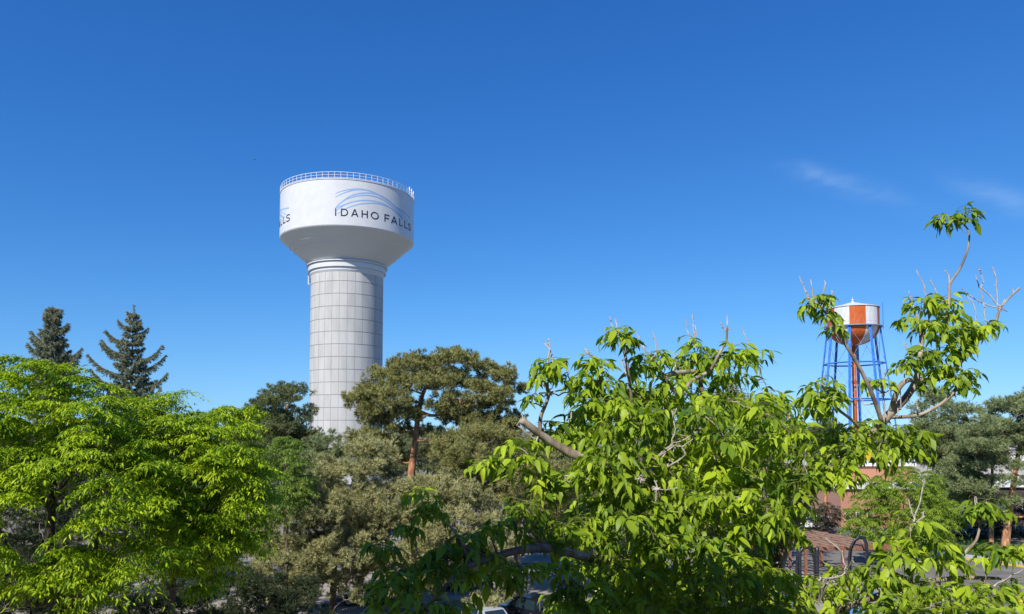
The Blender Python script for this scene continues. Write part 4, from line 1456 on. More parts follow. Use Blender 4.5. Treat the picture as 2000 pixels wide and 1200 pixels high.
    # ---- leaf shoots: photo position, spread in px, depth
    K = [(1868, 424, 52, 5.3), (1845, 425, 26, 5.3), (1892, 420, 30, 5.3),
         (1800, 595, 42, 5.4), (1835, 585, 38, 5.4), (1785, 625, 40, 5.4), (1850, 598, 40, 5.3), (1815, 635, 44, 5.3), (1850, 645, 46, 5.3), (1885, 645, 44, 5.4), (1915, 640, 40, 5.5), (1940, 635, 32, 5.5),
         (1875, 680, 40, 5.4), (1835, 690, 46, 5.3), (1805, 690, 44, 5.25), (1765, 715, 34, 5.2), (1830, 722, 40, 5.3), (1865, 615, 36, 5.35), (1900, 655, 34, 5.45), (1780, 705, 30, 5.25),
         (1870, 738, 38, 5.2), (1893, 728, 34, 5.2), (1885, 752, 34, 5.2), (1808, 748, 22, 5.3),
         (1722, 745, 26, 5.2), (1700, 745, 18, 5.2),
         (1592, 588, 38, 5.0), (1575, 600, 26, 5.0), (1618, 612, 34, 5.0), (1632, 640, 28, 5.0), (1612, 580, 24, 5.0),
         (1608, 752, 46, 5.0), (1590, 775, 36, 5.0), (1618, 782, 40, 4.95), (1600, 800, 34, 5.0), (1628, 770, 30, 5.0),
         (1068, 712, 34, 4.45), (1060, 735, 32, 4.45), (1085, 735, 30, 4.45), (1038, 778, 18, 4.4),
         (1150, 700, 26, 4.8), (1165, 715, 40, 4.8), (1148, 735, 40, 4.8), (1205, 655, 40, 4.8), (1218, 665, 30, 4.85), (1272, 698, 40, 5.0), (1262, 715, 36, 5.0), (1290, 705, 28, 5.0),
         (1358, 685, 40, 5.4), (1352, 665, 26, 5.4), (1372, 700, 40, 5.4), (1345, 700, 30, 5.4), (1432, 685, 36, 5.3), (1448, 690, 30, 5.3), (1472, 695, 40, 5.9), (1400, 700, 30, 5.4),
         (1420, 730, 44, 5.6), (1435, 745, 46, 5.7), (1500, 762, 44, 6.0), (1512, 785, 46, 6.0), (1490, 800, 46, 5.9), (1525, 815, 40, 5.9),
         (1140, 765, 44, 4.8), (1185, 750, 46, 4.8), (1195, 790, 46, 4.7), (1150, 800, 44, 4.7), (1235, 755, 44, 4.9), (1260, 770, 44, 4.9), (1310, 745, 40, 5.0), (1335, 735, 40, 5.3), (1300, 780, 46, 5.0),
         (1355, 770, 40, 5.3), (1385, 775, 40, 5.5), (1100, 845, 40, 4.6), (1075, 838, 36, 4.6), (1120, 820, 36, 4.7),
         (1015, 868, 40, 4.3), (1000, 892, 40, 4.25), (970, 900, 36, 4.2), (940, 905, 34, 4.15), (1040, 890, 36, 4.3), (1052, 930, 34, 4.3),
         (1085, 940, 40, 4.4), (1060, 960, 36, 4.35), (1110, 930, 44, 4.4),
         (820, 965, 36, 3.75), (835, 990, 36, 3.75), (850, 1000, 30, 3.75), (742, 1065, 36, 3.7), (755, 1078, 30, 3.7), (800, 1035, 30, 3.7), (862, 1078, 46, 3.75), (905, 1058, 44, 3.8), (955, 1035, 42, 3.85), (985, 1015, 42, 3.9),
         (1025, 990, 42, 3.95), (1035, 1010, 42, 4.0), (780, 1118, 52, 3.6), (760, 1140, 46, 3.55), (830, 1105, 50, 3.65), (880, 1100, 46, 3.7), (930, 1085, 46, 3.75), (975, 1105, 46, 3.8), (1020, 1115, 44, 3.85),
         (1005, 1132, 26, 3.8), (815, 1165, 52, 3.5), (770, 1195, 52, 3.5), (850, 1195, 50, 3.5), (885, 1185, 40, 3.55), (740, 1180, 40, 3.5), (905, 1130, 40, 3.65),
         (1075, 1112, 42, 4.0), (1118, 1148, 40, 4.0), (1130, 1110, 48, 4.1), (1060, 1050, 40, 4.05), (1100, 1035, 40, 4.1),
         (1140, 1190, 44, 3.9), (1180, 1160, 50, 4.1), (1170, 1060, 46, 4.3),
         (1550, 860, 44, 5.4), (1600, 850, 44, 5.3), (1650, 845, 44, 5.2), (1700, 835, 44, 5.2), (1740, 845, 44, 5.2), (1775, 845, 40, 5.2), (1720, 860, 44, 5.1), (1760, 865, 40, 5.1), (1795, 850, 30, 5.2), (1800, 885, 24, 5.2),
         (1660, 880, 46, 5.1), (1615, 885, 46, 5.1), (1570, 890, 44, 5.2), (1700, 880, 40, 5.1), (1630, 915, 44, 5.05), (1590, 925, 46, 5.05), (1560, 930, 40, 5.1), (1655, 925, 40, 5.0), (1640, 935, 36, 5.05), (1740, 885, 30, 5.15), (1775, 880, 28, 5.15),
         (1500, 990, 46, 5.0), (1530, 1000, 44, 5.0), (1470, 1000, 46, 5.0), (1545, 1040, 34, 5.0),
         (1780, 1035, 44, 4.9), (1750, 1050, 44, 4.85), (1815, 1050, 44, 4.9), (1840, 1060, 38, 4.9), (1738, 1086, 30, 4.85), (1765, 1085, 44, 4.8), (1820, 1095, 44, 4.85), (1860, 1095, 36, 4.9),
         (1925, 985, 34, 4.9), (1945, 1000, 30, 4.9), (1905, 1000, 30, 4.9), (1940, 1070, 34, 4.9), (1965, 1075, 32, 4.95), (1990, 1072, 26, 4.95), (1925, 1090, 28, 4.9),
         (1694, 1116, 34, 4.85), (1650, 1122, 38, 4.85), (1608, 1130, 40, 4.9), (1580, 1140, 46, 4.9), (1540, 1160, 46, 4.8), (1600, 1170, 48, 4.7), (1560, 1195, 48, 4.6), (1520, 1190, 46, 4.7), (1640, 1140, 34, 4.8),
         (1715, 1135, 42, 4.75), (1760, 1135, 42, 4.8), (1800, 1140, 44, 4.75), (1850, 1145, 44, 4.8), (1900, 1150, 44, 4.8), (1950, 1150, 44, 4.85), (1985, 1140, 40, 4.9), (1830, 1180, 48, 4.6), (1880, 1185, 48, 4.6), (1930, 1185, 48, 4.65), (1980, 1180, 46, 4.7), (1780, 1185, 48, 4.6), (1735, 1175, 40, 4.65), (1720, 1200, 44, 4.6), (2020, 1160, 46, 4.8)]
    fill = [(1120, 800), (1150, 760), (1220, 770), (1290, 760), (1360, 780), (1430, 765), (1500, 790), (1545, 840), (1570, 880), (1560, 960), (1535, 1000), (1520, 1090), (1540, 1150), (1560, 1240), (1080, 1260),
            (1110, 1150), (1150, 1060), (1120, 980), (1100, 930), (1130, 880)]
    hole = [[(1330, 780), (1372, 780), (1372, 815), (1332, 815)], [(1095, 870), (1140, 860), (1150, 885), (1120, 905)]]
    x, y = rg.uniform(1080, 1580, 3000), rg.uniform(740, 1260, 3000)
    ok = in_poly(x, y, fill)
    for h in hole:
        ok &= ~in_poly(x, y, h)
    x, y = x[ok], y[ok]
    got = []
    for a, b in zip(x, y):
        if sin(a * .031 + 1.3) * sin(b * .037 + a * .006) > .36:      # hollows between the boughs
            continue
        d = rg.choice([4.55, 5.0, 5.5, 6.1]) + rg.uniform(-.2, .2) - (.42 if b > 900 else .25) * (b - 900) / 300
        if all(hypot(a - g[0], b - g[1]) > 27 or abs(d - g[3]) > .38 for g in got):
            got.append((a, b, rg.uniform(38, 50), d))
        if len(got) > 265:
            break
    K = K + got + [(1165, 905, 44, 4.25), (1195, 925, 46, 4.25), (1150, 930, 40, 4.2), (1215, 950, 46, 4.3), (1190, 880, 42, 4.3), (1230, 905, 42, 4.35), (1280, 985, 46, 4.4), (1320, 930, 44, 4.5), (1260, 1010, 46, 4.3), (1330, 1000, 46, 4.4), (1400, 1050, 48, 4.4), (1350, 1060, 48, 4.3), (1300, 1060, 46, 4.2), (1220, 1010, 46, 4.2)]
    # a back half of the crown, turned away from the lot
    for k in range(170):
        a, b = rg.uniform(1130, 1900), rg.uniform(800, 1300)
        K.append((a, b, 44, rg.uniform(6.3, 7.6))) if not (a > 1540 and b < 1130) and not (a < 1200 and b < 900) else None
    K = [(a, b, s * (.76 if (a > 1745 and b < 770) or (1550 < a < 1650 and b < 660) else 1.0), d) for a, b, s, d in K]
    tips = np.array([P(a, b - .08 * s, d) for a, b, s, d in K])
    sk.attach(tips - np.array([0, 0, .03]), rg, rtip=.0035, lift=.04, up_pen=.5, kmax=.5, jit=.06, steps=5, shrink=.7, centre=np.array(sk.p[top]))
    sk.wood('trunk', [M['bark_grey'], M['bark_grey']], root, 6)
    # ---- compound leaves
    pos, d, nn, sz, tt = [], [], [], [], []
    rach = MB()
    for (a, b, s, dep), q in zip(K, tips):
        r = s * dep / F
        nl = int(rg.integers(10, 16) * (1.0 if s > 28 else .7))
        young = rg.random() < .22
        ct = rg.uniform(.25, .65) + (.2 if young else 0)
        a0 = rg.uniform(0, 2 * pi)
        for i in range(nl):
            az = a0 + i * 2.4 + rg.normal(0, .25)
            el = rg.uniform(-.1, .9)
            L = r * rg.uniform(.75, 1.15)
            h = np.array([cos(az), sin(az), 0])
            p0 = q + np.array([0, 0, rg.uniform(-.25, .25) * r])
            # rachis arcs over and down
            t = np.linspace(0, 1, 5)
            drop = L * rg.uniform(.2, .75)
            rp = p0 + np.outer(t * L * .85, h) + np.outer(t * L * sin(el) * .6 - drop * t * t, [0, 0, 1])
            rach.tube(rp, [.0016, .0015, .0013, .0011, .0009], n=4, caps=False)
            fwd = unit(rp[-1] - rp[-2])
            side = unit(np.cross(h, [0, 0, 1]))
            npair = rg.integers(1, 3)
            specs = [(1.0, 0)]
            for k in range(npair):
                for sgn in (-1, 1):
                    specs.append((.86 - .34 * k, sgn))
            base = rg.uniform(.052, .092) if r > .1 else rg.uniform(.045, .07)
            base *= dep / 5.0 * .25 + .75
            for tp, sgn in specs:
                pp = np.array([np.interp(tp, t, rp[:, k]) for k in range(3)])
                fw = unit(np.array([np.interp(tp, t[:-1], np.diff(rp[:, k])) for k in range(3)]))
                dd = unit(fw * (1.0 if sgn == 0 else .55) + side * sgn * rg.uniform(.5, .9) + np.array([0, 0, rg.uniform(-.85, .22)]) + rg.normal(0, .2, 3))
                nr = unit(np.array([0, 0, 1.0]) + h * rg.uniform(-.1, .8) + side * sgn * .35 + rg.normal(0, .38, 3))
                pos.append(pp)
                d.append(dd)
                nn.append(nr)
                sz.append(base * rg.uniform(.65, 1.35) * (1.1 if sgn == 0 else 1))
                tt.append(ct + rg.normal(0, .2))
    pos, d, nn, sz, tt = np.array(pos), np.array(d), np.array(nn), np.array(sz), np.clip(np.array(tt), 0, .92)
    tt[rg.random(len(tt)) < .002] = 1.0
    leaves('crown', LEAFLETS, pos, d, nn, sz, tt, M['leaf_elder'], root, rg)
    rach.build('leaf_stalks', M['leaf_stalk'], root)
    # ---- bare dead twigs, photo polylines at a depth
    TW = [([(1582, 592), (1572, 565), (1561, 539)], 5.0), ([(1587, 585), (1586, 560), (1584, 547)], 5.0), ([(1606, 585), (1611, 560), (1612, 549)], 5.0), ([(1578, 582), (1576, 568)], 5.0), ([(1618, 600), (1624, 578), (1625, 567)], 5.0),
          ([(1815, 640), (1811, 590), (1805, 560), (1789, 527)], 5.4), ([(1838, 620), (1836, 590), (1826, 565), (1818, 545)], 5.4), ([(1778, 600), (1777, 580), (1776, 570)], 5.4), ([(1783, 600), (1781, 580)], 5.4),
          ([(1855, 556), (1853, 540), (1843, 527)], 5.3),
          ([(1953, 603), (1930, 597), (1905, 585), (1878, 566)], 5.55), ([(1953, 600), (1935, 580), (1916, 561), (1921, 550), (1915, 530), (1908, 523)], 5.55), ([(1948, 600), (1947, 570), (1945, 540), (1939, 521)], 5.55),
          ([(1925, 625), (1920, 590), (1912, 560), (1905, 538)], 5.5), ([(1905, 640), (1906, 610), (1898, 588), (1885, 572)], 5.5), ([(1955, 602), (1968, 609)], 5.55), ([(1958, 598), (1962, 585)], 5.55), ([(1980, 573), (1990, 562)], 5.6), ([(1980, 574), (1978, 563)], 5.6),
          ([(1725, 770), (1727, 740), (1729, 712)], 5.2), ([(1725, 768), (1740, 762), (1757, 768)], 5.2), ([(1725, 768), (1708, 757), (1695, 745)], 5.2), ([(1755, 815), (1752, 790), (1750, 765)], 5.2), ([(1760, 800), (1758, 760)], 5.2), ([(1729, 815), (1727, 790), (1725, 770)], 5.2), ([(1690, 790), (1678, 775)], 5.2),
          ([(1792, 800), (1789, 780)], 5.2), ([(1783, 690), (1770, 678), (1761, 668)], 5.2),
          ([(1081, 730), (1079, 700), (1073, 680), (1072, 660)], 4.45), ([(1075, 682), (1068, 675), (1061, 667)], 4.45), ([(1092, 722), (1104, 712), (1113, 697)], 4.45), ([(1072, 768), (1090, 771), (1110, 766), (1117, 750), (1105, 725)], 4.45), ([(1072, 768), (1095, 762), (1106, 758)], 4.45), ([(1072, 768), (1055, 768), (1038, 771)], 4.45), ([(1072, 766), (1062, 775)], 4.45), ([(1068, 764), (1080, 758)], 4.45),
          ([(1070, 764), (1060, 750)], 4.45), ([(1115, 820), (1116, 805)], 4.5),
          ([(1208, 655), (1197, 640), (1190, 619)], 4.8), ([(1210, 655), (1206, 640), (1201, 622)], 4.8), ([(1258, 682), (1252, 668), (1244, 650)], 5.0), ([(1258, 680), (1246, 673)], 5.0), ([(1282, 690), (1280, 665), (1274, 645)], 5.0),
          ([(1350, 662), (1343, 645), (1338, 621)], 5.4), ([(1357, 655), (1354, 640), (1354, 625), (1351, 616)], 5.4), ([(1360, 655), (1358, 635)], 5.4), ([(1420, 645), (1420, 630), (1420, 615)], 5.3), ([(1420, 647), (1412, 640), (1407, 631)], 5.3), ([(1420, 648), (1427, 642)], 5.3), ([(1404, 692), (1398, 682)], 5.3), ([(1319, 715), (1318, 700), (1315, 688)], 5.2), ([(1318, 700), (1323, 692)], 5.2),
          ([(1482, 742), (1475, 705), (1460, 665), (1447, 638)], 5.9), ([(1459, 750), (1459, 720), (1458, 695)], 5.9), ([(1418, 788), (1440, 755), (1457, 722)], 5.8),
          ([(1215, 705), (1226, 735)], 4.7), ([(1222, 730), (1216, 708)], 4.7), ([(1148, 690), (1145, 680)], 4.8),
          ([(1320, 870), (1317, 820), (1312, 800)], 4.5), ([(1290, 900), (1312, 868), (1330, 862), (1352, 850), (1365, 842)], 4.45), ([(1312, 868), (1318, 840), (1316, 812), (1322, 796)], 4.45), ([(1315, 870), (1335, 872), (1352, 858)], 4.45), ([(1290, 900), (1280, 920), (1255, 945), (1248, 985)], 4.45),
          ([(1350, 850), (1352, 810), (1345, 780)], 4.9), ([(1382, 835), (1375, 805), (1368, 795)], 4.9),
          ([(1250, 935), (1240, 925)], 4.4), ([(1252, 935), (1264, 930), (1278, 925)], 4.4), ([(1252, 934), (1258, 918), (1290, 905)], 4.4), ([(1255, 940), (1246, 950), (1236, 944)], 4.4), ([(1284, 955), (1300, 958), (1322, 953)], 4.35), ([(1284, 955), (1290, 970)], 4.35), ([(1284, 954), (1278, 938)], 4.35),
          ([(1104, 930), (1110, 942), (1128, 948), (1146, 950)], 4.2), ([(1118, 1075), (1130, 1086), (1148, 1086), (1162, 1072)], 3.9), ([(1460, 1068), (1463, 1040), (1460, 1018)], 4.6),
          ([(1600, 1135), (1602, 1128), (1614, 1130), (1632, 1130), (1648, 1120), (1652, 1108), (1645, 1080), (1625, 1060), (1612, 1050)], 4.6), ([(1614, 1130), (1618, 1145)], 4.6), ([(1614, 1131), (1634, 1128)], 4.6), ([(1612, 1130), (1606, 1142)], 4.6), ([(1622, 1131), (1628, 1140)], 4.6),
          ([(1532, 1097), (1542, 1110), (1552, 1124)], 4.7), ([(1785, 1020), (1797, 980), (1805, 940)], 4.9), ([(1786, 1015), (1780, 995), (1774, 975)], 4.9), ([(1803, 1010), (1804, 998)], 4.9), ([(1665, 1090), (1668, 1105)], 4.7),
          ([(1908, 1000), (1905, 985), (1903, 971)], 4.9), ([(1911, 1000), (1909, 985), (1907, 971)], 4.9), ([(1955, 1105), (1960, 1080)], 4.9), ([(1940, 1145), (1970, 1130), (1998, 1112)], 4.8), ([(1955, 1085), (1975, 1075)], 4.9),
          ([(1010, 832), (1035, 850), (1052, 860)], 4.42), ([(1045, 865), (1047, 880), (1046, 895)], 4.42), ([(1022, 822), (1019, 808)], 4.4), ([(1340, 890), (1332, 870)], 4.4)]
    for pts, dep in TW:
        mb = MB()
        W = np.array([P(a, b, dep + .02 * k) for k, (a, b) in enumerate(pts)])
        j = sk.nearest(W[0])
        if np.linalg.norm(sk.p[j] - W[0]) > .01:
            W = np.concatenate([[sk.p[j]], W])
        if len(W) > 2:
            t = np.linspace(0, len(W) - 1, (len(W) - 1) * 3 + 1)
            W = np.stack([np.interp(t, np.arange(len(W)), W[:, k]) for k in range(3)], 1) + rg.normal(0, .0025, (len(t), 3))
        mb.tube(W, np.linspace(.0055, .0032, len(W)), n=5)
        for q in W[1:-1:2]:                           # little bud spurs
            e = q + unit(rg.normal(0, 1, 3) + [0, 0, .6]) * rg.uniform(.008, .02)
            mb.tube([q, e], [.004, .0025], n=4)
        mb.build('dead_twig', M['bark_pale'], root)
    # tufts of dead stalks at the knots
    for kx, ky, kd, n in ((1072, 768, 4.45, 26), (1252, 935, 4.15, 26), (1284, 955, 4.15, 12), (1953, 603, 5.55, 12), (1725, 768, 5.2, 10), (1372, 745, 5.3, 14), (1146, 688, 4.8, 8)):
        q = P(kx, ky, kd)
        mb = MB()
        for k in range(n):
            v = unit(rg.normal(0, 1, 3)) * rg.uniform(.012, .038)
            mb.tube([q, q + v * .6 + rg.normal(0, .004, 3), q + v], [.004, .003, .0018], n=4)
        mb.build('twig_knot', M['bark_pale'], root)


M['leaf_stalk'] = mat_noise('leaf_stalk', (.12, .17, .03), (.22, .24, .06), 5, rough=.6)
near_tree()


# ------------------------------------------------------------------ buildings
def brick_building():
    b = GP(1643, 1031)
    x0, y0 = b[0], b[1]
    root = empty('brick_building', (x0, y0, 0), 'salmon brick building with white roof bands behind the weeping tree and the pines', 'building')
    mb = MB()
    mb.box((x0 + 5, y0 + 5, 2.35), (10, 10, 4.7))
    mb.build('wall', M['brick'], root)
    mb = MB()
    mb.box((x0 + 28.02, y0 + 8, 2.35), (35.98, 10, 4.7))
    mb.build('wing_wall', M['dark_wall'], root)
    mb = MB()
    mb.box((x0 + 5.5, y0 + 10.2, 5.95), (13, 9, 2.5))
    mb.build('upper_wall', M['brick'], root)
    mb = MB()
    mb.box((x0 + 30.0, y0 + 13, 6.2), (35.5, 9, 3.0))
    mb.build('wing_upper_wall', M['pale_wall'], root)
    mb = MB()
    mb.box((x0 + 5, y0 + 4.9, 4.92), (10.6, 10.6, .42))
    mb.box((x0 + 28.2, y0 + 7.9, 4.925), (35.6, 10.6, .45))
    mb.build('roof_band', M['fascia'], root)
    mb = MB()
    mb.box((x0 + 5.5, y0 + 10.1, 7.4), (13.6, 9.5, .4))
    mb.box((x0 + 30.2, y0 + 12.9, 7.92), (35.9, 9.6, .44))
    mb.build('roof_band', M['fascia'], root)
    for k in range(7):
        xw = x0 + .85 + k * 1.35 if k < 3 else x0 + 12 + (k - 3) * 4.5
        yw = y0 if k < 3 else y0 + 3.0
        mb = MB()
        w, h = (.62, .95) if k < 3 else (2.6, 1.4)
        zc = 1.35 if k < 3 else 2.4
        for sx in (-1, 1):
            mb.box((xw + sx * (w / 2 + .03), yw - .02, zc), (.06, .1, h + .12))
        for sz in (-1, 1):
            mb.box((xw, yw - .018, zc + sz * (h / 2 + .03)), (w - .002, .09, .06))
        fr = mb.build('window', M['fascia'], root)
        mb = MB()
        mb.box((xw, yw - .005, zc), (w, .03, h))
        g = mesh_obj('pane', np.concatenate(mb.V) - np.array([x0, y0, 0]), [np.array(v) for v in mb.F.values()], M['win_glass'], fr, local=True)


def pale_hall():
    p = P(1930, 900, 108)
    root = empty('white_hall', (p[0], p[1], 0), 'white building glimpsed between the orange trunks at the right edge', 'building')
    mb = MB()
    mb.box((p[0] + 6, p[1] + 5, 4.6), (24, 10, 9.2))
    mb.build('wall', M['pale_wall'], root)
    mb = MB()
    mb.box((p[0] + 6, p[1] + 5, 9.4), (24.8, 10.8, .42))
    mb.build('roof', M['fascia'], root)
    for k in range(4):
        mb = MB()
        mb.box((p[0] - 1.5 + k * 4.5, p[1] - .01, 6.4), (1.6, .08, 1.8))
        mb.build('window', M['win_glass'], root)


def own_building():
    """the block the picture is taken from: its parapet throws the shade on the near low branches"""
    root = empty('brick_block', (-6, -7, 0), 'brick block behind the viewpoint whose shade falls on the nearest low branches', 'building')
    mb = MB()
    mb.box((-6, -7.0, 7.86), (34, 12.6, 15.72))
    mb.build('wall', M['brick'], root)
    mb = MB()
    mb.box((-6, -7.0, 15.92), (34.3, 12.9, .4))
    mb.build('parapet', M['concrete'], root)


brick_building()
pale_hall()
own_building()


# ------------------------------------------------------------------ pergola and ironwork
def pergola():
    z = 3.0
    a = GP(1560, 1068, z)
    b = GP(1712, 1062, z)
    c_ = GP(1612, 1038, z)
    root = empty('pergola', ((a[0] + b[0]) / 2, (a[1] + b[1]) / 2 + 2, 0), 'red-brown timber pergola with open slats across the car park, left of the weeping tree', 'pergola')
    L = b[0] - a[0]
    dp = c_[1] - a[1]
    ra = R(-32)
    mb = MB()
    n = 8
    for k in range(n):
        t = (k + .5) / n
        x = a[0] + L * t - .3
        p0 = np.array([x + 1.0, a[1] - .5, z + .06])
        p1 = np.array([x - 1.6, a[1] + dp, z + .06])
        v = unit(p1 - p0)
        s = np.cross([0, 0, 1], v) * .06
        V = []
        for e in (p0, p1):
            for zz in (-.05, .05):
                for sg in (-1, 1):
                    V.append(e + s * sg + np.array([0, 0, zz]))
        mb.add(V, [(0, 1, 3, 2), (4, 6, 7, 5), (0, 4, 5, 1), (2, 3, 7, 6), (0, 2, 6, 4), (1, 5, 7, 3)])
    mb.build('rafters', M['wood_top'], root)
    mb = MB()
    for yy, off in ((a[1], .6), (a[1] + dp * .2, .2), (a[1] + dp * .4, -.3), (a[1] + dp * .6, -.7), (a[1] + dp * .8, -1.1), (a[1] + dp - .4, -1.4)):
        mb.box(((a[0] + b[0]) / 2 + off, yy, z - .14), (L + .8, .14, .28))
    mb.build('beams', M['wood'], root)
    mb = MB()
    mb.box(((a[0] + b[0]) / 2 + 1.9, a[1] - .62, z + .06), (L * .46, .08, .42))
    mb.build('fascia_board', M['wood'], root)
    for xx, yy in ((a[0] + .5, a[1]), (a[0] + L * .5, a[1]), (b[0] - .1, a[1]), (a[0] - .9, a[1] + dp - .4), (a[0] + L * .5 - 1, a[1] + dp - .4), (b[0] - 1.6, a[1] + dp - .4)):
        mb = MB()
        mb.box((xx, yy, (z - .29) / 2), (.2, .2, z - .29))
        mb.build('post', M['wood'], root)


def iron_hoops():
    q = P(1676, 1092, 52.0) * [1, 1, 0]
    root = empty('hoop_sculpture', (q[0], q[1], 0), 'black hoop of bent double metal tube in front of the pergola', 'sculpture')
    d = q[1]
    at = lambda x, y, o=0.0: P(x, y, d + o)
    post = []
    for o, dx in ((0, 0), (.25, 3)):
        mb = MB()
        pts = [(1658 + dx, 1092), (1660 + dx, 1072), (1668 + dx, 1056), (1678 + dx, 1049), (1686 + dx, 1050), (1690 + dx, 1062), (1692 + dx, 1080), (1693 + dx, 1092)]
        W = np.array([at(x, y, o) for x, y in pts])
        W = np.concatenate([[W[0] * [1, 1, 0]], W, [W[-1] * [1, 1, 0]]])
        t = np.linspace(0, len(W) - 1, 28)
        W = np.stack([np.interp(t, np.arange(len(W)), W[:, k]) for k in range(3)], 1)
        mb.tube(W, .075, n=8)
        mb.build('hoop', M['iron'], root, smooth=True)
    mb = MB()
    mb.tube([at(1662, 1070, .1), at(1672, 1064, .1), at(1684, 1066, .1), at(1688, 1076, .1)], .06, n=8)
    mb.build('cross_tube', M['iron'], root, smooth=True)
    q = P(1585, 1100, 52.5) * [1, 1, 0]
    root = empty('tube_sculpture', (q[0], q[1], 0), 'dark cluster of bent metal tubes with a rounded end, left of the black hoop', 'sculpture')
    d = q[1]
    for pts, r_ in (([(1562, 1100), (1562, 1078), (1570, 1069), (1580, 1070), (1588, 1080), (1592, 1100)], .12), ([(1556, 1100), (1560, 1070), (1568, 1064), (1578, 1066), (1584, 1076)], .10)):
        mb = MB()
        W = np.array([P(x, y, d) for x, y in pts])
        W = np.concatenate([[W[0] * [1, 1, 0]], W])
        if pts[-1][1] == 1100:
            W = np.concatenate([W, [W[-1] * [1, 1, 0]]])
        t = np.linspace(0, len(W) - 1, 22)
        W = np.stack([np.interp(t, np.arange(len(W)), W[:, k]) for k in range(3)], 1)
        mb.tube(W, r_, n=8)
        mb.build('bent_tube', M['iron'], root, smooth=True)
    mb = MB()
    p0, p1 = P(1592, 1100, d - .3), P(1596, 1070, d - .3)
    p0[2] = 0
    mb.tube([p0, p0 * .3 + p1 * .7, p0 * .1 + p1 * .9, p1, p1 + (0, 0, .08)], [.13, .17, .17, .13, .05], n=10)
    mb.build('rounded_post', M['iron'], root, smooth=True)
    q = GP(1690, 1188)
    root = empty('bollard', (q[0], q[1], 0), 'slim grey post beside the blue painted parking bay', 'post')
    mb = MB()
    mb.tube([q, q + (0, 0, 1.0), q + (0, 0, 1.05)], [.09, .09, .04], n=10)
    mb.build('post_shaft', M['bark_grey'], root)
    mb = MB()
    mb.lathe((q[0], q[1], 0), [(.1, .7), (.105, .71), (.105, .86), (.1, .87)], 12)
    mb.build('reflector_band', M['fascia'], root)


pergola()
iron_hoops()


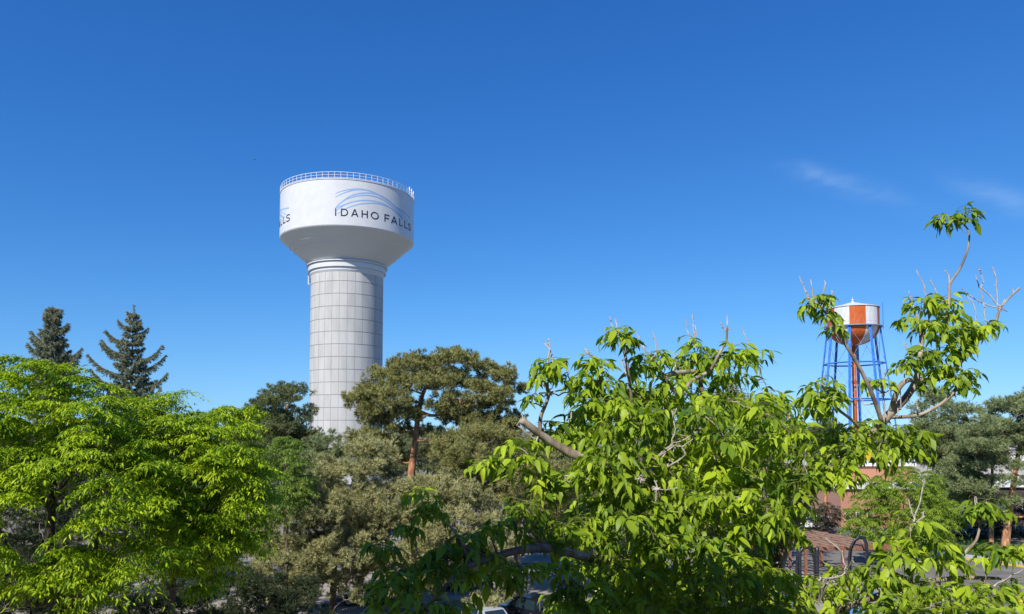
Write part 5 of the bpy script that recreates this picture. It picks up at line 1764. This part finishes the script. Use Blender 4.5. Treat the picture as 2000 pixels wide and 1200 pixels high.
# ------------------------------------------------------------------ vehicles
def vehicle(name, label, loc, heading, paint, kind='suv', cat='car', group='cars in the car park'):
    """x forward; lofted body shell, separate glass, wheels, lamps, mirrors, handles"""
    root = empty(name, (loc[0], loc[1], .004), label, cat, group)
    root.rotation_euler = (0, 0, heading)
    if kind == 'suv':
        L, W, belt, top = 4.6, .93, 1.02, 1.70
        hood = [(-2.30, .55, .80), (-2.26, .50, .98), (-2.0, .45, 1.02), (-1.0, .42, 1.03), (0, .42, 1.03), (.85, .42, 1.03), (1.3, .44, 1.00), (1.9, .46, .93), (2.2, .50, .84), (2.3, .56, .72)]
        roof = [(-2.18, 1.02), (-1.85, 1.60), (-1.0, 1.70), (-.1, 1.70), (.35, 1.62), (1.12, 1.03)]
    elif kind == 'pickup':
        L, W, belt, top = 5.6, .97, 1.12, 1.82
        hood = [(-2.8, .62, 1.02), (-2.76, .58, 1.10), (-1.4, .55, 1.10), (-.5, .52, 1.12), (.5, .52, 1.12), (1.2, .52, 1.12), (1.7, .54, 1.10), (2.4, .56, 1.05), (2.72, .6, .95), (2.8, .66, .80)]
        roof = [(-.98, 1.12), (-.88, 1.74), (-.3, 1.82), (.45, 1.81), (.8, 1.72), (1.42, 1.13)]
    else:
        L, W, belt, top = 4.4, .9, .92, 1.45
        hood = [(-2.2, .48, .78), (-2.15, .42, .90), (-1.6, .38, .94), (-.8, .34, .93), (0, .34, .92), (.7, .34, .92), (1.1, .36, .90), (1.7, .38, .80), (2.1, .42, .70), (2.2, .48, .6)]
        roof = [(-1.85, .93), (-1.25, 1.36), (-.6, 1.45), (.1, 1.45), (.45, 1.37), (1.15, .92)]
    # lower shell: rings of (y,z)
    V, n = [], 10
    for x, zb, zt in hood:
        e = min(1.0, (1 - (abs(x) / (L / 2)) ** 6 * .22))
        w = W * e
        V += [(x, -w * .8, zb * .55), (x, -w * .97, zb * .8), (x, -w, zb + (zt - zb) * .55), (x, -w * .985, zt - .05), (x, -w * .9, zt), (x, w * .9, zt), (x, w * .985, zt - .05), (x, w, zb + (zt - zb) * .55), (x, w * .97, zb * .8), (x, w * .8, zb * .55)]
    f = []
    for i in range(len(hood) - 1):
        for k in range(n):
            k2 = (k + 1) % n
            f.append((i * n + k, i * n + k2, (i + 1) * n + k2, (i + 1) * n + k))
    f += [tuple(range(n - 1, -1, -1)), tuple((len(hood) - 1) * n + k for k in range(n))]
    mb = MB()
    mb.add(V, f)
    # roof and pillars: shell between belt and roof
    wr = lambda z: W * (.90 - .20 * (z - belt) / (top - belt))
    m = len(roof)
    Vr = [(x, s * wr(z), z) for x, z in roof for s in (-1, 1)]
    fr = [(2 * i, 2 * i + 1, 2 * i + 3, 2 * i + 2) for i in range(m - 1)]
    fr += [tuple(2 * i for i in range(m))[::-1], tuple(2 * i + 1 for i in range(m))]
    mb.add(Vr, fr)
    if kind == 'pickup':                                  # raised bed sides
        for s in (-1, 1):
            mb.box((-1.92, s * W * .88, 1.16), (1.7, .08, .12))
        mb.box((-2.74, 0, 1.15), (.07, W * 1.68, .12))
    body = mb.build('body', M[paint], root, local=True)
    lo = np.array(root.location)

    def part(nm, mb, mat, par=root, smooth=False):
        return mb.build(nm, M[mat], par, smooth=smooth, local=True)
    # glass
    def slab(i, j, nm, grow=.88):
        (xa, za), (xb, zb_) = roof[i], roof[j]
        p = []
        for t in (.06, .94):
            x, z = xa + (xb - xa) * t, za + (zb_ - za) * t
            nx, nz = (zb_ - za), -(xb - xa)
            l = hypot(nx, nz)
            o = .006 if nz > 0 or True else -.006
            sgn = 1 if (nz / l) > 0 else -1
            if i == 0:
                sgn = 1 if nx / l < 0 else -1
            for s in (-1, 1):
                p.append((x + sgn * nx / l * .008, s * wr(z) * grow, z + sgn * nz / l * .008))
        mb = MB()
        mb.add(p, [(0, 1, 3, 2)])
        part(nm, mb, 'glass')
    slab(m - 1, m - 2, 'windscreen')
    slab(0, 1, 'rear_window')
    cuts = {'suv': [(-1.9, -1.15), (-1.05, -.22), (-.12, .92)], 'pickup': [(-.78, -.02), (.08, 1.15)], 'sedan': [(-1.35, -.45), (-.35, .85)]}[kind]
    rx, rz_ = [p[0] for p in roof], [p[1] for p in roof]
    for s in (-1, 1):
        for a, b in cuts:
            zl = belt + .06
            za, zb_ = np.interp(a, rx, rz_) - .10, np.interp(b, rx, rz_) - .10
            q = [(a, zl), (b, zl), (b, max(zb_, zl + .04)), (a, max(za, zl + .04))]
            mid = max(np.interp((a + b) / 2, rx, rz_) - .10, zl + .05)
            q = [(a, zl), (b, zl), (b, max(zb_, zl + .03)), ((a + b) / 2, mid), (a, max(za, zl + .03))]
            mb = MB()
            mb.add([(x, s * (wr(z) + .008), z) for x, z in q], [(0, 1, 2, 3, 4)])
            part('side_window', mb, 'glass')
        mb = MB()
        mb.box((.78 if kind != 'pickup' else 1.05, s * (W + .1), belt + .08), (.12, .22, .16))
        part('mirror', mb, paint)
        for a, b in cuts[-2:]:
            mb = MB()
            mb.box((a + .12, s * (W + .012), belt - .12), (.16, .03, .03))
            part('door_handle', mb, 'alloy')
        mb = MB()
        mb.box((-L / 2 + .05, s * W * .72, belt - .18), (.08, .22, .26))
        part('tail_lamp', mb, 'lamp_red')
        mb = MB()
        mb.box((L / 2 - .06, s * W * .68, .74 if kind != 'pickup' else .9), (.1, .34, .16))
        part('headlight', mb, 'lamp_clear')
        if kind == 'suv':
            mb = MB()
            mb.tube([(-1.6, s * .60, 1.66), (-1.5, s * .60, 1.75), (0, s * .60, 1.76), (.2, s * .60, 1.68)], .022, n=6)
            part('roof_rail', mb, 'trim')
    if kind == 'pickup':
        mb = MB()
        for y in (-.6, -.2, .2, .6):
            mb.tube([(-1.05, y, 1.1), (-1.05, y, 1.76)], .022, n=6)
        mb.tube([(-1.05, -.68, 1.76), (-1.05, .68, 1.76)], .025, n=6)
        part('cab_guard', mb, 'alloy')
        mb = MB()
        mb.box((-1.9, 0, 1.13), (1.6, 1.6, .03))
        part('bed_cover', mb, 'trim')
        mb = MB()
        mb.box((-.93, 0, 1.70), (.06, .3, .08))
        part('brake_lamp', mb, 'lamp_red')
    wx = (L / 2 - .88, -L / 2 + .95)
    rad = .34 if kind == 'sedan' else .38
    for x in wx:
        for s in (-1, 1):
            mb = MB()
            a = np.arange(25) * 2 * pi / 24
            yo = s * (W - .10)
            pr = [(rad * .62, -.11), (rad * .95, -.115), (rad, -.07), (rad, .07), (rad * .95, .115), (rad * .62, .11)]
            k = 24
            Vt = [(x + r_ * cos(t), yo + o, rad + r_ * sin(t)) for r_, o in pr for t in a[:-1]]
            ft = [(i * k + j, i * k + (j + 1) % k, (i + 1) * k + (j + 1) % k, (i + 1) * k + j) for i in range(len(pr) - 1) for j in range(k)]
            mb.add(Vt, ft)
            wh = part('wheel', mb, 'rubber', smooth=False)
            mb = MB()
            mb.add([(x + rad * .60 * cos(t), yo + s * .085, rad + rad * .60 * sin(t)) for t in a[:-1]], [tuple(range(24))])
            for q in range(5):
                t = q * 2 * pi / 5
                mb.box((x + rad * .3 * cos(t), yo + s * .098, rad + rad * .3 * sin(t)), (.07 + .14 * abs(cos(t)), .03, .07 + .14 * abs(sin(t))))
            part('rim', mb, 'alloy', wh)
    return root


M['silver'] = mat_car('silver_paint', (.62, .66, .72), .35)
M['black_car'] = mat_car('black_paint', (.012, .014, .02), .1)
M['white_car'] = mat_car('white_paint_car', (.78, .79, .80), .0)
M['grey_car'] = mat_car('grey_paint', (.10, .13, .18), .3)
M['blue_car'] = mat_car('slate_blue_paint', (.14, .19, .28), .3)
p = GP(948, 1186, 1.7)
vehicle('suv', 'silver suv under the pine bough at the bottom edge, showing its roof and windscreen', p + (.3, .0, 0), atan2(-1.75, 1.0), 'silver', 'suv')
p = GP(1018, 1164, 1.8)
vehicle('pickup_truck', 'black pickup truck with chrome cab bars, right of the silver suv', p + (.7, 0, 0), atan2(1.0, -1.15), 'black_car', 'pickup', 'truck')
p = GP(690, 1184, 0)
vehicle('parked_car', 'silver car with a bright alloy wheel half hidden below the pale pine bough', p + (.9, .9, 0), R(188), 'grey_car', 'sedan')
p = GP(905, 1158, 0)
vehicle('parked_car', 'dark car glimpsed behind the shaded near branch', p + (-.8, 1.2, 0), R(200), 'black_car', 'sedan')
p = GP(1596, 1036, 0)
vehicle('parked_car', 'white car by the brick wall behind the pergola', p + (-.2, 1.0, 0), R(160), 'white_car', 'suv')
p = GP(1215, 1185, 0)
vehicle('parked_car', 'white car almost hidden behind the left part of the near tree', p, R(-60), 'white_car', 'sedan')
p = GP(1395, 1196, 0)
vehicle('parked_car', 'black car almost hidden behind the middle of the near tree', p, R(-58), 'black_car', 'suv')
p = GP(1492, 1188, 0)
vehicle('parked_car', 'slate blue car roof glimpsed through the right part of the near tree', p, R(-56), 'blue_car', 'suv')

# ------------------------------------------------------------------ a bird far off
p = P(497, 312, 150)
root = empty('bird', p, 'tiny dark bird high in the sky left of the white tank', 'bird')
mb = MB()
mb.tube([p + (-.16, 0, 0), p + (-.08, 0, .01), p + (.06, 0, .01), p + (.16, 0, .02), p + (.22, 0, .01)], [.015, .05, .06, .04, .008], n=8)
for s in (-1, 1):
    mb.add([p + (-.06, 0, .02), p + (.08, 0, .02), p + (.02, s * .22, .10), p + (-.02, s * .22, .10), p + (-.10, s * .45, .04)], [(0, 1, 2, 3), (3, 2, 4)])
mb.build('body', M['trim'], root)
